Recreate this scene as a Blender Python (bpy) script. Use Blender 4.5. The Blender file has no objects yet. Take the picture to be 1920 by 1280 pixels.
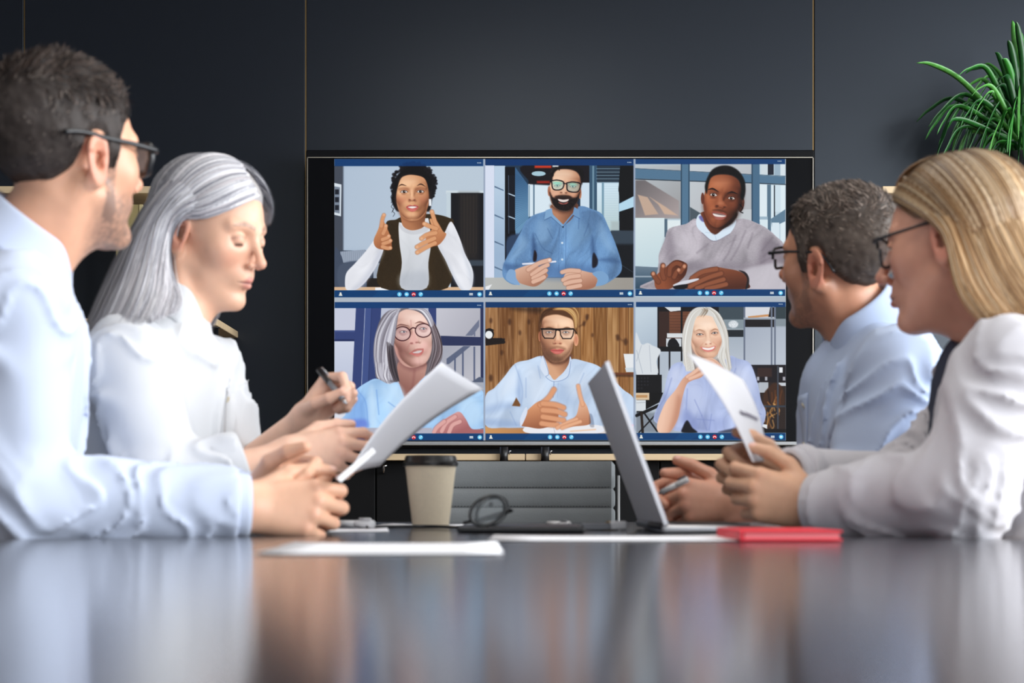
import bpy, bmesh, math, random
import numpy as np
from mathutils import Vector, Matrix
random.seed(7); np.random.seed(7)
SC = bpy.context.scene
COL = SC.collection
# ------------------------------------------------------------------ CAMERA
FPX, HZN, CAMZ = 2667.0, 939.0, 0.786       # focal length and horizon row in the 1920x1280 frame, lens height
cam = bpy.data.objects.new('camera', bpy.data.cameras.new('camera')); COL.objects.link(cam)
cam.location = (0, 0, CAMZ); cam.rotation_euler = (math.pi/2, 0, 0)
cam.data.sensor_width = 36; cam.data.lens = FPX/1920*36; cam.data.shift_y = (HZN-640)/1920
cam.data.clip_start = .02
cam.data.dof.use_dof = True; cam.data.dof.focus_distance = 4.5; cam.data.dof.aperture_fstop = 5.2
SC.camera = cam
# ------------------------------------------------------------------ WORLD, LIGHT, EXPOSURE
SC.view_settings.view_transform = 'Standard'; SC.view_settings.look = 'None'
SC.view_settings.exposure = 0.0; SC.view_settings.gamma = 1.0
SC.view_settings.use_curve_mapping = False
w = bpy.data.worlds.new('world'); SC.world = w; w.use_nodes = True
w.node_tree.nodes['Background'].inputs[0].default_value = (.75, .85, 1, 1); w.node_tree.nodes['Background'].inputs[1].default_value = 1.0
def area(name, loc, target, sx, sy, power, col):
    d = bpy.data.lights.new(name, 'AREA'); d.shape = 'RECTANGLE'; d.size = sx; d.size_y = sy; d.energy = power; d.color = col
    o = bpy.data.objects.new(name, d); COL.objects.link(o); o.location = loc
    o.rotation_euler = (Vector(target)-Vector(loc)).to_track_quat('-Z', 'Y').to_euler()
    return o
# daylight entering by the windows of the right-hand wall and of the wall behind the camera, plus an added corner light and soft overhead fill
area('daylight_right', (3.05, .75, 1.7), (-3, .75, 1.35), 4.6, 1.85, 255, (.95, .98, 1.0))
area('corner_fill', (3.05, 3.8, 1.7), (-3, 3.8, 1.6), 1.1, 1.85, 50, (.95, .98, 1.0))  # added light that brightens the right end of the back wall
area('daylight_behind', (1.2, -2.35, 1.75), (1.0, 3, 1.4), 3.0, 1.85, 24, (.92, .96, 1.0))
area('overhead_fill', (0, 1.6, 2.74), (0, 1.6, 0), 1.0, 2.6, 24, (1.0, .95, .88))  # soft fill from overhead, added without a fixture
# ------------------------------------------------------------------ HELPERS
def at(px, py, d): return np.array([(px-960)/FPX*d, d, CAMZ+(HZN-py)/FPX*d])
def s2l(c):
    c = np.asarray(c, float)/255.
    return np.where(c <= .04045, c/12.92, ((c+.055)/1.055)**2.4)
def rgb(*c): return tuple(s2l(c))+(1.0,)
MATS = {}
def mat(name, col, rough=.5, metal=0., spec=.5, bump=None, var=None, attr=False, emit=0., alpha=1., trans=0., sss=0., sheen=0., coat=0., aniso=0.):
    if name in MATS: return MATS[name]
    m = bpy.data.materials.new(name); m.use_nodes = True; nt = m.node_tree; b = nt.nodes['Principled BSDF']
    b.inputs['Base Color'].default_value = col; b.inputs['Roughness'].default_value = rough; b.inputs['Metallic'].default_value = metal
    b.inputs['Specular IOR Level'].default_value = spec; b.inputs['Alpha'].default_value = alpha
    b.inputs['Transmission Weight'].default_value = trans; b.inputs['Coat Weight'].default_value = coat; b.inputs['Anisotropic'].default_value = aniso
    if sss:
        b.inputs['Subsurface Weight'].default_value = sss; b.inputs['Subsurface Radius'].default_value = (1., .35, .2); b.inputs['Subsurface Scale'].default_value = .006
    if sheen: b.inputs['Sheen Weight'].default_value = sheen
    src = None
    tc = nt.nodes.new('ShaderNodeTexCoord')
    if attr:
        a = nt.nodes.new('ShaderNodeAttribute'); a.attribute_name = 'Col'; src = a.outputs['Color']
    if var:                                   # (scale xyz, amount, detail)
        mp = nt.nodes.new('ShaderNodeMapping'); mp.inputs['Scale'].default_value = var[0]
        nz = nt.nodes.new('ShaderNodeTexNoise'); nz.inputs['Scale'].default_value = 1.; nz.inputs['Detail'].default_value = var[2]
        nt.links.new(tc.outputs['Object'], mp.inputs[0]); nt.links.new(mp.outputs[0], nz.inputs['Vector'])
        mr = nt.nodes.new('ShaderNodeMapRange'); mr.inputs['To Min'].default_value = 1-var[1]; mr.inputs['To Max'].default_value = 1+var[1]; mr.inputs['From Min'].default_value = .25; mr.inputs['From Max'].default_value = .75
        nt.links.new(nz.outputs['Fac'], mr.inputs['Value'])
        mx = nt.nodes.new('ShaderNodeMix'); mx.data_type = 'RGBA'; mx.blend_type = 'MULTIPLY'; mx.inputs['Factor'].default_value = 1.
        if src is None: mx.inputs['A'].default_value = col
        else: nt.links.new(src, mx.inputs['A'])
        nt.links.new(mr.outputs[0], mx.inputs['B']); src = mx.outputs['Result']
    if src is not None: nt.links.new(src, b.inputs['Base Color'])
    if bump:                                  # (scale xyz, strength, distance)
        mp = nt.nodes.new('ShaderNodeMapping'); mp.inputs['Scale'].default_value = bump[0]
        nz = nt.nodes.new('ShaderNodeTexNoise'); nz.inputs['Scale'].default_value = 1.; nz.inputs['Detail'].default_value = 3.
        nt.links.new(tc.outputs['Object'], mp.inputs[0]); nt.links.new(mp.outputs[0], nz.inputs['Vector'])
        bp = nt.nodes.new('ShaderNodeBump'); bp.inputs['Strength'].default_value = bump[1]; bp.inputs['Distance'].default_value = bump[2]
        nt.links.new(nz.outputs['Fac'], bp.inputs['Height']); nt.links.new(bp.outputs[0], b.inputs['Normal'])
    if emit:
        if src is not None: nt.links.new(src, b.inputs['Emission Color'])
        else: b.inputs['Emission Color'].default_value = col
        b.inputs['Emission Strength'].default_value = emit
    MATS[name] = m
    return m
def new_obj(name, me, m=None, parent=None, smooth=True):
    o = bpy.data.objects.new(name, me); COL.objects.link(o)
    if m is not None and not me.materials: me.materials.append(m)
    if smooth and len(me.polygons): me.polygons.foreach_set('use_smooth', np.ones(len(me.polygons), bool))
    if parent is not None:
        o.parent = parent
        o.matrix_parent_inverse = Matrix.Translation(parent.location).inverted()
    return o
def mesh_np(name, V, Fq, cols=None):
    """V (n,3); Fq (m,3|4) int"""
    V = np.asarray(V, np.float32); Fq = np.asarray(Fq, np.int32); k = Fq.shape[1]
    me = bpy.data.meshes.new(name); me.vertices.add(len(V)); me.vertices.foreach_set('co', V.ravel())
    me.loops.add(Fq.size); me.loops.foreach_set('vertex_index', Fq.ravel())
    me.polygons.add(len(Fq)); me.polygons.foreach_set('loop_start', np.arange(len(Fq), dtype=np.int32)*k)
    try: me.polygons.foreach_set('loop_total', np.full(len(Fq), k, np.int32))
    except Exception: pass
    me.update(calc_edges=True); 
    if cols is not None:
        a = me.color_attributes.new('Col', 'FLOAT_COLOR', 'POINT')
        c = np.ones((len(V), 4), np.float32); c[:, :3] = cols; a.data.foreach_set('color', c.ravel())
    return me
def empty(name, loc=(0, 0, 0)):
    o = bpy.data.objects.new(name, None); COL.objects.link(o); o.location = loc; o.empty_display_size = .05
    return o
def tag(o, label, cat, group=None, kind=None):
    o['label'] = label; o['category'] = cat
    if group: o['group'] = group
    if kind: o['kind'] = kind
    return o
def struct(o): o['kind'] = 'structure'; return o
class MB:
    """collects shapes of one part"""
    def __init__(s): s.bm = bmesh.new()
    def box(s, x0, y0, z0, x1, y1, z1, bev=0., seg=2):
        r = bmesh.ops.create_cube(s.bm, size=1); vs = r['verts']
        for v in vs: v.co = Vector(((x0+x1)/2+v.co.x*(x1-x0), (y0+y1)/2+v.co.y*(y1-y0), (z0+z1)/2+v.co.z*(z1-z0)))
        if bev: bmesh.ops.bevel(s.bm, geom=list({e for v in vs for e in v.link_edges}), offset=bev, segments=seg, affect='EDGES', profile=.5)
        return s
    def tube(s, pts, r, n=10, cap=True):
        pts = [Vector(p) for p in pts]; rings = []; up = None
        for i, p in enumerate(pts):
            t = (pts[min(i+1, len(pts)-1)]-pts[max(i-1, 0)]).normalized()
            if up is None: up = Vector((0, 0, 1)) if abs(t.z) < .9 else Vector((1, 0, 0))
            a = t.cross(up).normalized(); b = a.cross(t).normalized(); up = b
            rr = r[i] if isinstance(r, (list, tuple)) else r
            rings.append([s.bm.verts.new(p+(a*math.cos(k/n*2*math.pi)+b*math.sin(k/n*2*math.pi))*rr) for k in range(n)])
        for A, B in zip(rings, rings[1:]):
            for k in range(n): s.bm.faces.new((A[k], B[k], B[(k+1) % n], A[(k+1) % n]))
        if cap: s.bm.faces.new(rings[0]); s.bm.faces.new(rings[-1][::-1])
        return s
    def lathe(s, prof, c=(0, 0, 0), n=48):
        rings = []
        for r, z in prof: rings.append([s.bm.verts.new((c[0]+r*math.cos(k/n*2*math.pi), c[1]+r*math.sin(k/n*2*math.pi), c[2]+z)) for k in range(n)])
        for A, B in zip(rings, rings[1:]):
            for k in range(n): s.bm.faces.new((A[k], A[(k+1) % n], B[(k+1) % n], B[k]))
        if prof[0][0] > 1e-5: s.bm.faces.new(rings[0][::-1])
        if prof[-1][0] > 1e-5: s.bm.faces.new(rings[-1])
        bmesh.ops.remove_doubles(s.bm, verts=s.bm.verts, dist=1e-6)
        return s
    def prism(s, pts, h):
        """closed outline pts (3D, planar) pushed by vector h"""
        h = Vector(h); A = [s.bm.verts.new(Vector(p)) for p in pts]; B = [s.bm.verts.new(Vector(p)+h) for p in pts]; n = len(A)
        s.bm.faces.new(A[::-1]); s.bm.faces.new(B)
        for k in range(n): s.bm.faces.new((A[k], A[(k+1) % n], B[(k+1) % n], B[k]))
        return s
    def sheet(s, rows, th=0.):
        """grid of points (list of rows) with thickness th along its normals"""
        G = np.array(rows, float); R, Cn = G.shape[:2]
        du = np.gradient(G, axis=1); dv = np.gradient(G, axis=0); N = np.cross(du, dv); N /= np.linalg.norm(N, axis=2, keepdims=True)+1e-12
        A = [[s.bm.verts.new(G[i, j]+N[i, j]*th/2) for j in range(Cn)] for i in range(R)]
        B = [[s.bm.verts.new(G[i, j]-N[i, j]*th/2) for j in range(Cn)] for i in range(R)] if th else None
        for i in range(R-1):
            for j in range(Cn-1):
                s.bm.faces.new((A[i][j], A[i][j+1], A[i+1][j+1], A[i+1][j]))
                if B: s.bm.faces.new((B[i][j], B[i+1][j], B[i+1][j+1], B[i][j+1]))
        if B:
            ring = [(0, j) for j in range(Cn)]+[(i, Cn-1) for i in range(1, R)]+[(R-1, j) for j in range(Cn-2, -1, -1)]+[(i, 0) for i in range(R-2, 0, -1)]
            for (a, b), (c, d) in zip(ring, ring[1:]+ring[:1]): s.bm.faces.new((A[a][b], B[a][b], B[c][d], A[c][d]))
        return s
    def build(s, name, m, parent=None, smooth=False, ang=None, keep_normals=False):
        if not keep_normals: bmesh.ops.recalc_face_normals(s.bm, faces=s.bm.faces)
        me = bpy.data.meshes.new(name); s.bm.to_mesh(me); s.bm.free()
        o = new_obj(name, me, m, parent, smooth or ang is not None)
        if ang is not None:
            try: me.set_sharp_from_angle(angle=math.radians(ang))
            except Exception: pass
        return o
# ---- implicit surfaces (bodies, clothes, hair volumes)
_N3 = np.random.RandomState(5).rand(64, 64, 64).astype(np.float32)
def noise3(P):
    i = np.floor(P).astype(np.int32); f = (P-i).astype(np.float32); f = f*f*(3-2*f); i0 = i & 63; i1 = (i+1) & 63
    x0, y0, z0 = i0.T; x1, y1, z1 = i1.T; u, v, w_ = f.T
    a = _N3[x0, y0, z0]*(1-u)+_N3[x1, y0, z0]*u; b = _N3[x0, y1, z0]*(1-u)+_N3[x1, y1, z0]*u
    c = _N3[x0, y0, z1]*(1-u)+_N3[x1, y0, z1]*u; d = _N3[x0, y1, z1]*(1-u)+_N3[x1, y1, z1]*u
    return ((a*(1-v)+b*v)*(1-w_)+(c*(1-v)+d*v)*w_)*2-1
def smin(a, b, k):
    h = np.clip(.5+.5*(b-a)/k, 0, 1); return b+(a-b)*h-k*h*(1-h)
def smax(a, b, k): return -smin(-a, -b, k)
def sst(x, a, b):
    t = np.clip((x-a)/(b-a), 0, 1); return t*t*(3-2*t)
def cone(P, a, b, ra, rb):
    a, b = np.asarray(a, np.float32), np.asarray(b, np.float32); d = b-a
    t = np.clip(((P-a)@d)/(d@d+1e-12), 0, 1)
    return np.linalg.norm(P-a-t[:, None]*d, axis=1)-(ra+(rb-ra)*t)
def ellip(P, c, r, M=None):
    q = P-np.asarray(c, np.float32)
    if M is not None: q = q@np.asarray(M, np.float32)
    r = np.asarray(r, np.float32)
    k0 = np.linalg.norm(q/r, axis=1); k1 = np.linalg.norm(q/(r*r), axis=1)
    return k0*(k0-1)/np.maximum(k1, 1e-6)
def sph(P, c, r): return np.linalg.norm(P-np.asarray(c, np.float32), axis=1)-r
def sdf_mesh(f, lo, hi, res, slack=1.6, B=4):
    lo, hi = np.asarray(lo, np.float32), np.asarray(hi, np.float32)
    nb = np.ceil((hi-lo)/(res*B)).astype(int)+1; n = nb*B
    g = np.stack(np.meshgrid(*[np.arange(k) for k in nb], indexing='ij'), -1).reshape(-1, 3)
    c = lo+(g*B+(B-1)/2)*res
    v = np.concatenate([f(c[i:i+200000].astype(np.float32)) for i in range(0, len(c), 200000)])
    keep = np.abs(v) < res*B*.87*slack
    V = np.where(v < 0, -9., 9.).astype(np.float32).reshape(nb)
    V = V.repeat(B, 0).repeat(B, 1).repeat(B, 2)
    gk = g[keep]; off = np.stack(np.meshgrid(*[np.arange(B)]*3, indexing='ij'), -1).reshape(-1, 3)
    for i in range(0, len(gk), 4000):
        I = (gk[i:i+4000, None, :]*B+off[None]).reshape(-1, 3)
        V[I[:, 0], I[:, 1], I[:, 2]] = f((lo+I*res).astype(np.float32))
    S = V < 0
    cnt = np.zeros(tuple(n-1), np.uint8)
    cr = [(a, b, c_) for a in (0, 1) for b in (0, 1) for c_ in (0, 1)]
    sl = lambda o: tuple(slice(o[k], n[k]-1+o[k]) for k in range(3))
    for o in cr: cnt += S[sl(o)]
    A = np.argwhere((cnt > 0) & (cnt < 8)).astype(np.int32)
    acc = np.zeros((len(A), 3), np.float32); num = np.zeros(len(A), np.float32)
    for ax in range(3):
        for o in cr:
            if o[ax]: continue
            p0 = A+np.array(o, np.int32); p1 = p0.copy(); p1[:, ax] += 1
            a = V[p0[:, 0], p0[:, 1], p0[:, 2]]; b = V[p1[:, 0], p1[:, 1], p1[:, 2]]
            m = (a < 0) != (b < 0); t = np.where(m, a/np.where(m, a-b, 1), 0)
            q = np.array(o, np.float32)[None].repeat(len(A), 0); q[:, ax] += t
            acc += q*m[:, None]; num += m
    X = lo+(A+acc/num[:, None])*res
    idx = np.full(tuple(n-1), -1, np.int32); idx[A[:, 0], A[:, 1], A[:, 2]] = np.arange(len(A))
    faces = []
    for ax in range(3):
        s0 = [slice(None)]*3; s1 = [slice(None)]*3; s0[ax] = slice(0, n[ax]-1); s1[ax] = slice(1, n[ax])
        ch = S[tuple(s0)] != S[tuple(s1)]; E = np.argwhere(ch)
        u, v_ = (ax+1) % 3, (ax+2) % 3
        E = E[(E[:, u] > 0) & (E[:, v_] > 0) & (E[:, u] < n[u]-1) & (E[:, v_] < n[v_]-1)]
        if not len(E): continue
        def I(du, dv):
            q = E.copy(); q[:, u] -= du; q[:, v_] -= dv; return idx[q[:, 0], q[:, 1], q[:, 2]]
        q = np.stack([I(1, 1), I(0, 1), I(0, 0), I(1, 0)], 1)
        fl = S[E[:, 0], E[:, 1], E[:, 2]]
        q[~fl] = q[~fl][:, ::-1]; faces.append(q)
    Fq = np.concatenate(faces); Fq = Fq[(Fq >= 0).all(1)]
    return X, Fq
def join_np(parts):
    Vs, Fs, Cs, k = [], [], [], 0
    for V, Fq, c in parts:
        Vs.append(V); Fs.append(Fq+k); k += len(V)
        Cs.append(np.broadcast_to(np.asarray(c, np.float32), (len(V), 3)))
    return np.concatenate(Vs), np.concatenate(Fs), np.concatenate(Cs)
def ribbons(curves, widths, normals, cols):
    """flat hair strands: curves (n,k,3), widths (n,), normals (n,k,3), cols (n,3)"""
    n, k = curves.shape[:2]; T = np.gradient(curves, axis=1); W = np.cross(T, normals); W /= np.linalg.norm(W, axis=2, keepdims=True)+1e-9
    tp_ = np.minimum(1, np.linspace(1.25, .15, k)*1.4)[None, :, None]
    W = W*widths[:, None, None]*tp_/2
    V = np.stack([curves-W, curves+W], 2).reshape(-1, 3)
    b = (np.arange(n)*k*2)[:, None]+np.arange(k-1)[None]*2; b = b.ravel()
    Fq = np.stack([b, b+1, b+3, b+2], 1)
    return V, Fq, np.repeat(cols, k*2, 0)
# ------------------------------------------------------------------ PEOPLE
def rotm(y, p, r):
    y, p, r = math.radians(y), math.radians(p), math.radians(r)
    cy, sy, cp, sp, cr, sr = math.cos(y), math.sin(y), math.cos(p), math.sin(p), math.cos(r), math.sin(r)
    f = np.array([cy*cp, sy*cp, sp]); l = np.array([-sy, cy, 0]); u = np.cross(f, l)
    return np.stack([f, l*cr+u*sr, u*cr-l*sr], 1)
def nrm(v): v = np.asarray(v, float); return v/np.linalg.norm(v)
def head_base(Q, g):
    A = Q.copy(); A[:, 1] = np.abs(A[:, 1])
    d = ellip(A, (-.014, 0, .047), (.101, .077, .088))
    d = smin(d, ellip(A, (.036, 0, .0), (.057, .062-.002*g, .085)), .03)
    d = smin(d, ellip(A, (.034, 0, -.060), (.050, .049-.004*g, .048)), .025)
    d = smin(d, cone(A, (.004, .053-.005*g, -.047), (.064, .014, -.1), .015, .014), .025)
    d = smin(d, sph(A, (.0755, .006*(1-g)+.003, -.099), .0155-.001*g), .018)
    return smin(d, sph(A, (.057, .041, -.014), .022), .025)
def ear(A):
    a = .24; e1 = np.array([math.cos(a), -math.sin(a), 0]); e3 = np.array([math.sin(a), math.cos(a), 0]); e2 = np.array([-.16, 0, .987])
    q = A-np.array([-.010, .0765, .000], np.float32); u, v, w_ = q@e1, q@e2, q@e3
    wd = .0175+.003*np.clip(v/.03, -1, 1)
    r = np.sqrt((u/wd)**2+(v/.0315)**2); e = (r-1)*.018
    plate = np.maximum(np.abs(w_-.002*r)-.0028, e)
    rim = np.sqrt((np.maximum(np.abs(r-.9)*.018-.0006, 0))**2+(w_-.004)**2)-.0036
    rim = np.maximum(rim, np.minimum(-(u-.009), -(v-.012)))          # no rim in front below
    d = smin(plate, rim, .003)
    r2 = np.sqrt(((u-.001)/.0105)**2+((v-.003)/.02)**2)
    anti = np.sqrt((np.abs(r2-1)*.011)**2+(w_-.003)**2)-.0026; anti = np.maximum(anti, (u-.002))
    d = smin(d, anti, .004)
    d = smin(d, ellip(q@np.stack([e1, e2, e3], 1), (.004, -.0275, .001), (.0085, .0095, .005)), .006)
    d = smax(d, -ellip(q@np.stack([e1, e2, e3], 1), (.004, -.002, .003), (.0085, .013, .0075)), .003)
    return smin(d, ellip(q@np.stack([e1, e2, e3], 1), (.0125, -.004, .0025), (.004, .006, .004)), .003)
def head_sdf(Q, g=0., lids=False, ears=True):
    A = Q.copy(); A[:, 1] = np.abs(A[:, 1])
    d = head_base(Q, g)
    d = smin(d, cone(A, (.090, .010, .030), (.074, .046, .032), .0095-.002*g, .008-.001*g), .014)
    d = smax(d, -ellip(A, (.102, .034, .012), (.02, .02, .0135)), .014)
    d = smin(d, ellip(A, (.074, 0, -.053), (.0235, .029, .024)), .014)
    d = smin(d, sph(A, (.0775, .032, .0105), .0125), .003)
    lid = sph(A, (.0775, .032, .0105), .0142)
    cut = (A[:, 2]-.0105)*-.9+(A[:, 0]-.0775)*.45
    d = smin(d, smax(lid, cut-(.012 if lids else .0035), .001), .003)
    d = smin(d, smax(lid, -cut+(.0135 if lids else .0095), .001), .003)
    d = smin(d, cone(A, (.090, 0, .022), (.1145, 0, -.021), .0062, .0078), .012)
    d = smin(d, sph(A, (.1155, .0015, -.0255), .0085-.0008*g), .008)
    d = smin(d, sph(A, (.1035, .0115, -.0305), .0072-.0006*g), .007)
    d = smax(d, -ellip(A, (.107, .0065, -.0385), (.006, .0035, .005)), .003)
    d = smax(d, -sph(A, (.1045, 0, -.0795), .009), .012)
    k = .0012*g
    d = smin(d, cone(A, (.0960, .003, -.0560), (.082, .0225, -.0610), .0056+k*.5, .0028), .004)
    d = smin(d, cone(A, (.0950, 0, -.0662), (.082, .019, -.0630), .0064+k, .003), .004)
    d = smax(d, -cone(A, (.1035, 0, -.0612), (.086, .022, -.0618), .0016, .0012), .002)
    if ears: d = smin(d, ear(A), .004)
    return d
def line(x, pts):
    pts = np.array(pts); return np.interp(x, pts[:, 0], pts[:, 1])
LINE_M = [(-.125, -.062), (-.08, -.058), (-.055, -.045), (-.034, -.012), (-.026, .022), (-.012, .036), (.008, .034), (.014, -.012), (.03, -.01), (.037, .03), (.05, .05), (.068, .062), (.084, .078), (.11, .088)]
LINE_W = [(-.125, -.06), (-.06, -.05), (-.034, .0), (-.02, .03), (.008, .034), (.02, .034), (.034, .036), (.05, .05), (.068, .066), (.084, .082), (.11, .095)]
def vnormals(V, Fq):
    n = np.cross(V[Fq[:, 2]]-V[Fq[:, 0]], V[Fq[:, 3]]-V[Fq[:, 1]]); N = np.zeros_like(V)
    for k in range(4): np.add.at(N, Fq[:, k], n)
    return N/(np.linalg.norm(N, axis=1, keepdims=True)+1e-12)
def mixc(c, t, m): return c*(1-m[:, None])+np.asarray(t)*m[:, None]
def skin_cols(Q, p):
    A = Q.copy(); A[:, 1] = np.abs(A[:, 1]); g = p['g']
    c = np.broadcast_to(s2l(p['skin']), (len(Q), 3)).copy()
    c *= (1+.05*noise3(Q*90)+.05*noise3(Q*33))[:, None]
    red = s2l(p.get('red', (206, 120, 100)))
    c = mixc(c, red, .35*np.exp(-((A-[.075, .04, -.022])**2).sum(1)/.0005))
    c = mixc(c, red, .45*np.exp(-((A-[.115, 0, -.03])**2).sum(1)/.00025))
    c = mixc(c, red, .5*sst(-(np.linalg.norm((A-[-.01, .08, 0])*[1, 1.6, .75], axis=1)), -.03, -.02)*(A[:, 1] > .07))
    lip = np.minimum(cone(A, (.0960, .003, -.0560), (.082, .0225, -.0610), .0056, .0028), cone(A, (.0950, 0, -.0662), (.082, .019, -.0630), .0066, .003))
    c = mixc(c, s2l(p.get('lip', (196, 112, 104))), .9*sst(-lip, -.0022, .0002))
    c = mixc(c, s2l((90, 40, 36)), .7*sst(-cone(A, (.1025, 0, -.0612), (.086, .022, -.0618), .0016, .0012), -.0015, .0006))
    B = A*np.array([0, 1, 1], np.float32); br = cone(B, (0, .013, .0335), (0, .03, .0385), .0030, .0034); br = np.minimum(br, cone(B, (0, .03, .0385), (0, .05, .033), .0034, .0012))+.05*(A[:, 0] < .05)
    c = mixc(c, s2l(p['brow']), p.get('browm', .8)*sst(-br, -.0022, .0012)*(.8+.3*noise3(Q*np.array([100, 500, 160]))))
    e = np.linalg.norm(A-[.0775, .032, .0105], axis=1)
    cut = (A[:, 2]-.0105)*-.9+(A[:, 0]-.0775)*.45
    inball = sst(-e, -.0134, -.0128)*(A[:, 0] > .082)
    if p.get('lids'):
        c = mixc(c, s2l((52, 34, 32)), .95*np.exp(-((cut-.0128)/.0021)**2)*(e < .0165)*(A[:, 0] > .078))
        c = mixc(c, s2l((150, 96, 84)), .5*np.exp(-((cut-.001)/.003)**2)*(e < .0175)*(A[:, 0] > .078))
    else:
        c = mixc(c, s2l((225, 220, 215)), inball); c = mixc(c, s2l((60, 44, 34)), inball*sst(-np.linalg.norm(A-[.0895, .032, .0095], axis=1), -.0065, -.0055))
        c = mixc(c, s2l((45, 30, 28)), .85*np.exp(-((cut-.0038)/.0012)**2)*(e < .0155)*(A[:, 0] > .079))
    if p.get('stubble'):
        m = sst(-A[:, 2], .034, .055)*sst(A[:, 0], -.012, .03)+sst(A[:, 0], .008, .016)*sst(-A[:, 0], -.034, -.028)*sst(A[:, 1], .05, .06)*sst(-A[:, 2], -.02, .01)
        m *= 1-.8*np.exp(-((A-[.072, .036, -.028])**2).sum(1)/.0005)
        m *= .75+.35*noise3(Q*260); m *= 1-sst(-lip, -.004, 0)
        c = mixc(c, s2l(p['stubble']), np.clip(m, 0, 1)*p.get('stubm', .5))
    return np.clip(c, 0, 1)
def cap_thick(Q, p):
    A = Q.copy(); A[:, 1] = np.abs(A[:, 1])
    h = A[:, 2]-line(A[:, 0], p['hairline'])
    m = sst(h, -.002, p.get('fade', .03))
    top = sst(A[:, 2], .05, .115)
    t = p['side']*(1-top)+p['top']*top
    t = t*(1+p.get('clump', .3)*(noise3(Q*np.array(p.get('cfreq', (60, 60, 60))))+.5*noise3(Q*150)))
    return t*m-.0035*(1-sst(h, -.006, .004))
def hair_cap(p, res=.0026):
    f = lambda Q: head_base(Q, p['g'])-cap_thick(Q, p)
    V, Fq = sdf_mesh(f, (-.15, -.11, -.08), (.13, .11, .175), res)
    keep = V[:, 2] > line(V[:, 0], p['hairline'])-p.get('trim', .012)
    Fq = Fq[keep[Fq].all(1)]
    return V, Fq
def strand_cols(n, pal, amp=.12, rs=np.random.RandomState(2)):
    c = s2l(np.array(pal))[rs.randint(len(pal), size=n)]
    return np.clip(c*(1+amp*rs.randn(n, 1)), 0, 1)
def short_hair(p, n, ln, pal_top, pal_side, comb):
    V, Fq = hair_cap(p); N = vnormals(V, Fq); rs = np.random.RandomState(4)
    side = lambda Q: sst(Q[:, 2]+.15*Q[:, 0], .05, .10)
    hb = V[:, 2]-line(V[:, 0], p['hairline']); vis = np.where(hb > -.001)[0]
    cb = s2l(np.mean(np.array(pal_top), 0)*.72); cs = s2l(np.mean(np.array(pal_side), 0)*.8)
    m = side(V); base = (cs*(1-m[:, None])+cb*m[:, None])*(1+.2*noise3(V*np.array([120, 120, 120])))[:, None]
    I = vis[rs.randint(len(vis), size=n)]; P0 = V[I]-N[I]*.002; t = side(P0)
    flow = comb(P0)+rs.randn(n, 3)*.15; flow /= np.linalg.norm(flow, axis=1, keepdims=True)
    nn = N[I]; tang = flow-nn*(flow*nn).sum(1, keepdims=True)
    L = (ln[0]*(1-t)+ln[1]*t)*(.6+.7*rs.rand(n))
    lift = (.16+.2*t)[:, None]
    s = np.linspace(0, 1, 4)[None, :, None]
    C = P0[:, None]+(tang[:, None]*s+nn[:, None]*lift[:, None]*(s-.62*s*s))*L[:, None, None]
    nr = np.broadcast_to(nn[:, None], C.shape)+rs.randn(n, 1, 3)*.35
    cc = np.where((rs.rand(n) < t)[:, None], strand_cols(n, pal_top), strand_cols(n, pal_side))
    R = ribbons(C, .0011+.0009*rs.rand(n), nr, cc)
    return join_np([(V, Fq, np.clip(base, 0, 1)), R])
def push_out(Q, p, margin):
    for _ in range(3):
        d = head_base(Q, p['g']); e = 1e-3
        G = np.stack([head_base(Q+np.eye(3, dtype=np.float32)[k]*e, p['g'])-d for k in range(3)], 1)
        G /= np.linalg.norm(G, axis=1, keepdims=True)+1e-9
        Q = Q+G*np.maximum(margin-d, 0)[:, None]
    return Q
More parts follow.
